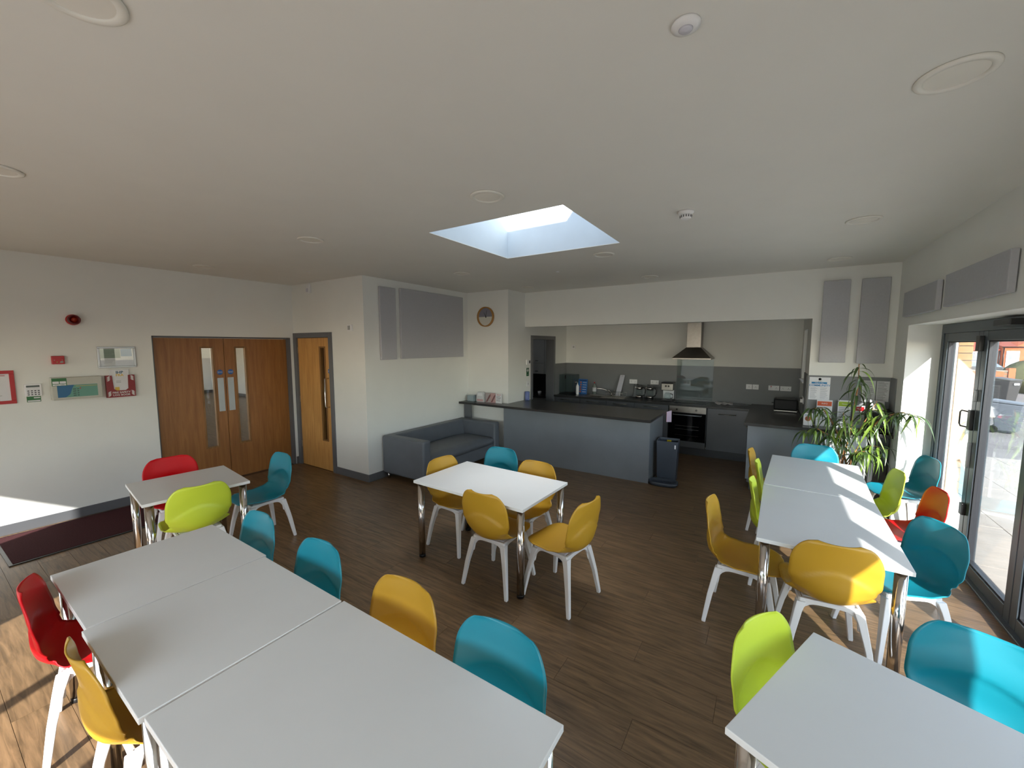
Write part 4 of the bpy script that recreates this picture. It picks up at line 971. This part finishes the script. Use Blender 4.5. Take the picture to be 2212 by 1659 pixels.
# leaflet racks on the breakfast bar
BT = .9505
t = T('water_tub', 'small pale blue clear tub at the end of the breakfast bar', 'tub', (-4.69, 5.86, BT)); box(-.07, .07, -.045, .045, 0, .105).part('tub', M('pale_blue_clear', (150, 166, 172), .2), t, .006)
box(-.072, .072, -.047, .047, .106, .114).part('lid', M('tub_lid', (170, 184, 188), .3), t)
t = T('leaflet_box', 'clear white leaflet box with a rounded top on the breakfast bar', 'leaflet box', (-4.485, 5.88, BT))
B().prism([(-.085, 0), (.085, 0), (.08, .14), (.06, .18), (-.06, .18), (-.08, .14)], 'y', -.03, .03).part('box', M('frosted_white', (206, 208, 210), .35), t); box(-.05, .05, -.032, -.030, .11, .16).part('label_sheet', paper, t); box(-.07, .07, -.032, -.030, .012, .05).part('leaflets', M('pinkish_print', (196, 160, 160), .7), t)
for k, (x, rz) in enumerate([(-4.31, 10), (-4.20, 8), (-4.08, -2)]):
    t = T('leaflet_card', ['grey illustrated card, left one of three on the breakfast bar', 'patterned reddish card, middle one of three on the breakfast bar', 'white card with red heading, right one of three on the breakfast bar'][k], 'card', (x, 5.87, BT), R(rz), 'cards on the breakfast bar')
    box(-.055 if k < 2 else -.07, .055 if k < 2 else .07, 0, .006, 0, .175).part('card', [M('grey_card', (170, 160, 160), .6), M('rose_card', (186, 150, 148), .6), paper][k], t)
    if k < 2: B().prism([(-.05, .01), (-.02, .01), (.045, .12), (.05, .165), (.01, .12)], 'y', -.0008, 0).part('picture_band', M('dark_rose', (124, 84, 84), .6), t)
    else: text('HELLO', .03, red_pl, t, (0, -.0005, .15), FACE_NY); lines(t, dark_ink, -.055, .05, .12, 5, .02, 0, .006, ax='y')
solo(B().lathe([(.042, 0), (.045, .004), (.045, .165), (.041, .165), (.041, .008), (0, .008)], (0, 0, 0), 24), 'blue_canister', M('periwinkle', (110, 124, 176), .4), 'periwinkle blue beaker on the counter below the light switch', 'beaker', (-3.86, 6.50, BT))
# greeting card clipped over the counter end
t = T('folded_booklet', 'pink and white booklet hanging over the end edge of the island top', 'booklet', (-1.366, 6.60, .78), R(0))
B().hexa([(0, -.01, 0), (.004, -.01, 0), (.05, .13, -.02), (.046, .13, -.02)], [(0, -.01, .16), (.004, -.01, .16), (.05, .12, .17), (.046, .12, .17)]).part('front_cover', M('lilac_paper', (214, 196, 222), .6), t)
B().hexa([(.0, -.012, 0), (.003, -.012, 0), (.02, .05, .0), (.017, .05, .0)], [(0, -.012, .15), (.003, -.012, .15), (.02, .05, .155), (.017, .05, .155)]).part('back_cover', M('rose_paper', (206, 130, 130), .6), t)

# pedal bin and its lid
bin_m = M('charcoal_plastic', (58, 66, 78), .38)
t = T('pedal_bin', 'tall charcoal plastic bin without lid at the end of the island', 'bin', (-1.235, 6.15, 0), R(5))
b = B(); o4 = [(-.13, -.13), (.13, -.13), (.13, .13), (-.13, .13)]; i4 = [(x*.93, y*.93) for x, y in o4]
B0 = [(x*.98, y*.95, .002) for x, y in o4]; B1 = [(x*1.12, y*1.08, .60) for x, y in o4]; C1_ = [(x*1.05, y*1.01, .60) for x, y in o4]; C0 = [(x*.80, y*.80, .05) for x, y in o4]
vs = B0+B1+C1_+C0; fs = [(3, 2, 1, 0), (12, 13, 14, 15)]
for k in range(4):
    j = (k+1) % 4; fs += [(k, j, 4+j, 4+k), (4+k, 4+j, 8+j, 8+k), (8+k, 8+j, 12+j, 12+k)]
b.add(vs, fs); b.part('body', bin_m, t, .012)
B().lathe([(.0, -.003), (.062, -.003), (.062, 0)], (0, -.122, .07), 24, False, 'y').part('pedal_recess', black_pl, t)
box(-.03, .03, .112, .116, .52, .57).part('yellow_sticker', M('yellow_sticker', (220, 196, 20), .5), t); text('BIN', .02, dark_ink, t, (0, .1115, .545), FACE_NY)
box(.10, .118, -.1405, -.139, .50, .555).part('white_sticker', paper, t)
t = T('bin_lid', 'loose charcoal bin lid lying on the floor before the bin', 'lid', (-1.225, 5.875, .003), R(6))
prof = [(.0, .0), (.9, 0), (1.0, .03), (.98, .055), (.93, .055), (.88, .03), (.7, .018), (0, .018)]
vs = []; fs = []; sg = 40
for r, z in prof:
    for k in range(sg):
        a = 2*math.pi*k/sg; c_, s_ = math.cos(a), math.sin(a); e = 2/3.2
        vs.append((.195*r*math.copysign(abs(c_)**e, c_), .125*r*math.copysign(abs(s_)**e, s_), z+.0))
for i in range(len(prof)-1):
    for k in range(sg): a = i*sg+k; c2 = i*sg+(k+1) % sg; fs.append((a, c2, c2+sg, a+sg))
B().add(vs, fs, True).part('lid', bin_m, t); box(-.1, .1, .06, .068, .02, .03).part('inner_rib', bin_m, t)

# entrance mat
t = T('entrance_mat', 'dark maroon brush mat along the left wall', 'mat', (-6.12, .92, 0), R(.8))
box(-.44, .44, -.46, .86, .001, .012).part('pile', mat_m, t); 
b = B(); b.box(-.465, -.44, -.485, .885, .001, .009); b.box(.44, .465, -.485, .885, .001, .009); b.box(-.44, .44, -.485, -.46, .001, .009); b.box(-.44, .44, .86, .885, .001, .009); b.part('edge_strip', black_pl, t)

# ================================================================== potted plant
px, py = .76, 5.98
t = T('potted_ficus', 'tall potted ficus with long narrow drooping leaves at the end of the long table', 'plant', (px, py, 0))
B().lathe([(.12, 0), (.16, .30), (.17, .30), (.17, .33), (.15, .33), (.145, .28), (0, .28)], (0, 0, 0), 32).part('pot', M('white_pot', (206, 206, 202), .4), t)
B().lathe([(0, .282), (.144, .285)], (0, 0, 0), 24).part('soil', M('soil', (46, 34, 26), .95), t)
stem_m = M('bark', (176, 124, 78), .8, var=.2, vscale=30); leaf_m = M('ficus_leaf', (62, 84, 42), .34, spec=.6, var=.28, vscale=5)
leaf_v = M('ficus_leaf_young', (112, 138, 52), .36, spec=.6, var=.2, vscale=5)
rnd = random.Random(11)
stems = [[(0, 0, .28), (-.02, .0, .62), (.03, -.01, .98), (.05, 0, 1.3), (.07, 0, 1.55), (.06, .0, 1.77)], [(.04, .02, .28), (.02, .0, .6), (-.06, -.02, .9), (-.16, -.04, 1.12), (-.25, -.04, 1.25), (-.36, -.05, 1.22)],
 [(.0, -.04, .28), (.06, -.05, .7), (.16, -.06, 1.0), (.28, -.10, 1.2), (.42, -.16, 1.27), (.56, -.18, 1.22)], [(-.03, .02, .3), (-.05, .0, .7), (-.12, -.04, .9), (-.28, -.08, 1.0), (-.42, -.1, .95)],
 [(.0, .0, .5), (.1, -.02, .75), (.22, -.04, .86), (.36, -.05, .83)], [(-.02, 0, .6), (-.02, -.05, .85), (-.03, -.10, 1.05), (-.06, -.13, 1.22)], [(.02, 0, .75), (.12, .04, 1.02), (.2, .04, 1.22), (.24, .0, 1.36)], [(-.01, 0, .5), (.05, -.08, .72), (.14, -.14, .80), (.24, -.18, .76)]]
for k, sp in enumerate(stems): B().tube([Vector(p) for p in sp], .012 if k < 4 else .007, 8, .35).part('stem', stem_m, t)
def leaf_mesh(L, droop, wd, m):
    vs = []; fs = []; n = 7
    for i in range(n+1):
        u = i/n; w_ = wd*(math.sin(math.pi*min(1, u*1.02+.02)**.8))*.5+.0004
        x = L*(u-.22*droop*u*u); z = .04*u*(1-u)*2-L*droop*u*u*.75
        vs += [(x, -w_, z+w_*.35), (x, 0, z), (x, w_, z+w_*.35)]
    for i in range(n):
        a = i*3; fs += [(a, a+3, a+4, a+1), (a+1, a+4, a+5, a+2)]
    return B().add(vs, fs, True).mesh('leaf', m)
leafs = [leaf_mesh(L, d_, w_, m) for L, d_, w_, m in [(.22, .8, .026, leaf_m), (.25, 1.15, .028, leaf_m), (.19, .7, .023, leaf_m), (.26, 1.3, .025, leaf_v), (.20, 1.0, .022, leaf_v)]]
def leaf(p, a, tilt, sc, k):
    o = bpy.data.objects.new('leaf', leafs[k]); COL.objects.link(o); o.parent = t; o.location = p
    o.rotation_euler = (rnd.uniform(-.4, .4), tilt, a); o.scale = (sc, sc, sc)
cnt = 0
def along(sp, u):
    n = len(sp)-1; i = min(int(u*n), n-1); f_ = u*n-i; return Vector(sp[i]).lerp(Vector(sp[i+1]), f_)
plan = [(0, 30, .35), (1, 38, .4), (2, 44, .4), (3, 34, .4), (4, 28, .3), (5, 26, .2), (6, 26, .3), (7, 26, .3)]
for si, n_, u0 in plan:
    for k in range(n_):
        u = u0+(1-u0)*(k+.5)/n_ ; p = along(stems[si], min(1, u)); a = k*2.4+rnd.uniform(-.5, .5)
        sc = rnd.uniform(.75, 1.15)
        if p.y > .1: continue
        if math.sin(a) > .5 and p.z < 1.3: a = -a
        if si in (0,) and u > .8: sc *= .95
        leaf(p, a, rnd.uniform(-.1, .55), sc, rnd.randrange(5))
for k in range(10): leaf((.06+rnd.uniform(-.01, .01), 0, 1.72-.035*k), k*2.4, rnd.uniform(.1, .7), 1.0, k % 3)

# ================================================================== outside
gb = B(); 
gb.add([(1.56, -12, -.06), (7.5, -12, -.06), (7.5, 11, -.06), (1.56, 11, -.06), (1.56, 12.2, -.45), (80, 12.2, -.45), (80, -12, -.45), (9, -12, -.45), (9, 12.2, -.45), (80, 80, -.45), (1.56, 80, -.45), (-40, 80, -.45), (-40, 8.7, -.45), (1.56, 8.7, -.06), (-40, 12.2, -.45)], [(0, 1, 2, 13), (13, 2, 3), (3, 2, 8, 4), (1, 7, 8, 2), (7, 6, 5, 8), (4, 8, 5, 9, 10), (14, 4, 10, 11)])
ground = struct(gb, 'ground', M('tarmac_ground', (128, 124, 122), .9, var=.12, vscale=.8, bump=.3, bscale=40))
slab_m = M('paving_stone', (168, 162, 154), .85, var=.1, vscale=4, bump=.3, bscale=60)
slab_ms = box(-.296, .296, -.296, .296, -.03, 0).mesh('paving_slab', slab_m)
for i in range(7):
    for j in range(16):
        o = bpy.data.objects.new('paving_slab', slab_ms); COL.objects.link(o); o.parent = ground; o.location = (1.92+.6*i, 1.4+.6*j, -.028+random.uniform(-.003, .003))
# added fence behind the building, out of view, cuts low sky light
ff = T('sky_block_fence', 'added brown board fence out of view behind the building, blocking low sky', 'fence', (-6, -6.6, -.06))
fbm = box(-.073, .073, 0, .02, 0, 1.55).mesh('board', M('sky_block_timber', (120, 100, 78), .8))
for k in range(190):
    o = bpy.data.objects.new('board', fbm); COL.objects.link(o); o.parent = ff; o.location = (-14+.15*k, 0, 0)
for k in range(16): box(-14+1.9*k-.05, -14+1.9*k+.05, -.1, -.001, 0, 1.6).part('post', MATS['sky_block_timber'], ff)
# buff brick end of the outer wall
ow = T('brick_wall', 'buff brick outer wall end just outside the glazed doors', 'wall', (1.61, 6.03, -.05))
box(.0, .10, .012, 2.4, 0, 3.1).part('mortar_core', M('mortar', (120, 108, 90), .9), ow)
buff = M('buff_brick', (172, 130, 86), .85, var=.15, vscale=6); bm1 = box(0, .104, 0, .215, 0, .065).mesh('brick', buff); bm2 = box(0, .104, 0, .105, 0, .065).mesh('brick', buff)
for k in range(40):
    o = bpy.data.objects.new('brick', bm1 if k % 2 else bm2); COL.objects.link(o); o.parent = ow; o.location = (-.002, 0, .004+.075*k)
# drain pipe / timber post beside it
solo(box(0, .05, 0, .08, 0, 3.0), 'timber_post', M('brown_timber', (140, 92, 56), .7), 'brown timber post outside beside the buff brick wall', 'post', (1.74, 6.9, -.05))
# wheelie bins
def wheelie(x, y, rz, m, lab, s_=1.0):
    t = T('wheelie_bin', lab, 'bin', (x, y, -.449), R(rz), 'wheelie bins outside')
    B().hexa([(-.22*s_, -.25*s_, .06), (.22*s_, -.25*s_, .06), (.22*s_, .2*s_, .06), (-.22*s_, .2*s_, .06)], [(-.29*s_, -.36*s_, .95*s_), (.29*s_, -.36*s_, .95*s_), (.29*s_, .33*s_, 1.0*s_), (-.29*s_, .33*s_, 1.0*s_)]).part('body', m, t, .03)
    B().hexa([(-.31*s_, -.39*s_, .955*s_), (.31*s_, -.39*s_, .955*s_), (.31*s_, .38*s_, 1.005*s_), (-.31*s_, .38*s_, 1.005*s_)], [(-.29*s_, -.36*s_, 1.0*s_), (.29*s_, -.36*s_, 1.0*s_), (.29*s_, .36*s_, 1.08*s_), (-.29*s_, .36*s_, 1.08*s_)]).part('lid', m, t, .02)
    B().tube([(-.27*s_, .42*s_, 1.0*s_), (.27*s_, .42*s_, 1.0*s_)], .016, 8).part('handle_bar', m, t)
    for sx in (-.24, .24): B().cyl((0, .24*s_, .10), .10, sx*s_-.03, sx*s_+.03, 18, 'x').part('wheel', black_pl, t)
    return t
wheelie(5.55, 16.8, 62, M('bin_grey', (92, 98, 106), .45), 'grey wheelie bin standing nearest outside', .86)
t = wheelie(8.4, 25.9, 35, M('bin_dark', (64, 62, 62), .5), 'dark wheelie bin farther off by the brick garden wall', 1.0)
box(-.12, .12, -.385, -.375, .78, .86).part('white_sticker', paper, t)
# brick garden wall
red_brick = M('red_brick', (186, 96, 60), .85, var=.2, vscale=2)
gw = T('garden_wall', 'low red brick garden wall in front of the houses', 'wall', (9.78, 30.0, -.449), R(0))
box(-8, 0, .01, .20, 0, 1.16).part('mortar_core', MATS['mortar'], gw)
bb_ = B()
for r in range(14):
    for k in range(34):
        x = -8+.235*k+(.117 if r % 2 else 0)
        if x+.22 < 0: bb_.box(x, x+.222, 0, .21, .005+.082*r, .075+.082*r)
bb_.part('brick_courses', red_brick, gw, kind='stuff'); box(-8.02, -.02, -.02, .23, 1.162, 1.20).part('coping', M('coping_stone', (176, 150, 130), .8), gw)
box(0, .22, -.06, .30, 0, 1.32).part('pier', red_brick, gw)
# car
t = T('parked_car', 'dark car parked behind the low brick wall', 'car', (12.1, 42.5, -.449), R(0))
prof = [(-2.1, .3), (2.1, .3), (2.15, .75), (1.3, .92), (.75, 1.4), (-.9, 1.45), (-1.7, 1.0), (-2.15, .9)]
B().prism(prof, 'y', -.85, .85).part('body', M('car_paint', (40, 46, 58), .25, coat=.8), t, .08)
B().prism([(1.2, .95), (.72, 1.36), (-.86, 1.4), (-1.5, 1.02)], 'y', -.86, .86).part('side_windows', M('car_glass', (120, 134, 150), .1), t)
for x in (-1.35, 1.35):
    for yv in (-.86, .66): B().cyl((x, 0, .32), .32, yv, yv+.2, 24, 'y').part('wheel', black_pl, t)
# houses across the street
def house(x0, x1, eave, ridge, lab, roofm, band):
    t = T('terraced_house', lab, 'house', ((x0+x1)/2, 60, -.449), 0, 'houses across the street'); w = (x1-x0)/2
    box(-w, w, 0, 8, 0, eave).part('wall', red_brick, t)
    B().prism([(-.3, eave), (8.3, eave), (4, ridge)], 'x', -w, w).part('roof', roofm, t)
    if band: box(-w, w*.98, -.14, -.001, 2.72, eave-.25).part('hung_tiles', M('red_tiles', (170, 52, 44), .7, var=.1, vscale=8), t)
    return t, w
roof_m = M('roof_tiles', (150, 78, 60), .8)
upvc = M('upvc_white', (236, 238, 242), .4); winglass = M('far_window_glass', (130, 144, 166), .12)
def fwin(t, x0, x1, z0, z1, n=2):
    f = B(); f.box(x0, x1, -.08, -.001, z0, z0+.08); f.box(x0, x1, -.08, -.001, z1-.08, z1); wd = (x1-x0-.07)/n
    for k in range(n+1): f.box(x0+wd*k, x0+wd*k+.07, -.08, -.001, z0+.08, z1-.08)
    f.part('window', upvc, t)
    box(x0+.02, x1-.02, -.03, -.005, z0+.05, z1-.05).part('window_pane', winglass, t)
t, w = house(10.0, 18.8, 2.0, 3.35, 'red brick bungalow with red roof and white windows', M('red_roof', (176, 62, 48), .7, var=.1, vscale=8), False)
fwin(t, 3.5, 4.2, .66, 1.85, 2); fwin(t, 1.9, 3.2, .66, 1.85, 3); fwin(t, -2.2, .2, .66, 1.85, 3)
box(-2.4, 4.3, -.10, -.002, .55, .64).part('sill_band', upvc, t); B().cyl((4.42, -.1, 0), .05, .0, 1.95, 10).part('drain_pipe', black_pl, t)
t, w = house(18.95, 27.0, 2.35, 2.9, 'low brick house with a white front door', roof_m, False)
dx = 19.71-22.975
d_ = box(dx-.43, dx+.43, -.07, -.001, .14, 1.92).part('front_door', upvc, t)
for a_ in (-.26, .06):
    box(a_+dx, a_+.2+dx, -.085, -.07, 1.1, 1.7).part('door_pane', winglass, d_)
    box(a_+dx, a_+.2+dx, -.085, -.07, .3, .85).part('door_panel', M('door_panel_white', (215, 218, 224), .4), d_)  # panels a slightly greyer white than the door
box(dx-.13, dx+.13, -.09, -.07, .95, 1.0).part('letter_plate', steel, d_)
B().prism([(-3.1, 2.352), (2.2, 2.352), (-.4, 4.3)], 'y', -.05, 3.0).part('gable', red_brick, t)
fwin(t, dx+1.1, dx+3.2, .75, 1.9, 3); box(-w, w, -.12, -.052, 2.25, 2.34).part('gutter_board', M('dark_gutter', (70, 60, 58), .6), t); B().cyl((-w+.12, -.14, 0), .05, 0, 2.24, 10).part('drain_pipe', black_pl, t)
# hedge beyond the bins
hb = B(); hr = random.Random(5); n1, n2 = 14, 20
vs = []; fs = []
for i in range(n1+1):
    for j in range(n2):
        th_ = math.pi*i/n1; ph = 2*math.pi*j/n2; rr = 1+hr.uniform(-.08, .08)
        vs.append((1.6*rr*math.sin(th_)*math.cos(ph), .8*rr*math.sin(th_)*math.sin(ph), max(0, .85+.95*rr*math.cos(th_))))
for i in range(n1):
    for j in range(n2): a = i*n2+j; c2 = i*n2+(j+1) % n2; fs.append((a, c2, c2+n2, a+n2))
solo(hb.add(vs, fs, True), 'hedge', M('hedge_green', (74, 78, 50), .9, var=.35, vscale=9, bump=1, bscale=30), 'dark clipped hedge at the right beyond the bins', 'hedge', (11.55, 31.2, -.45))
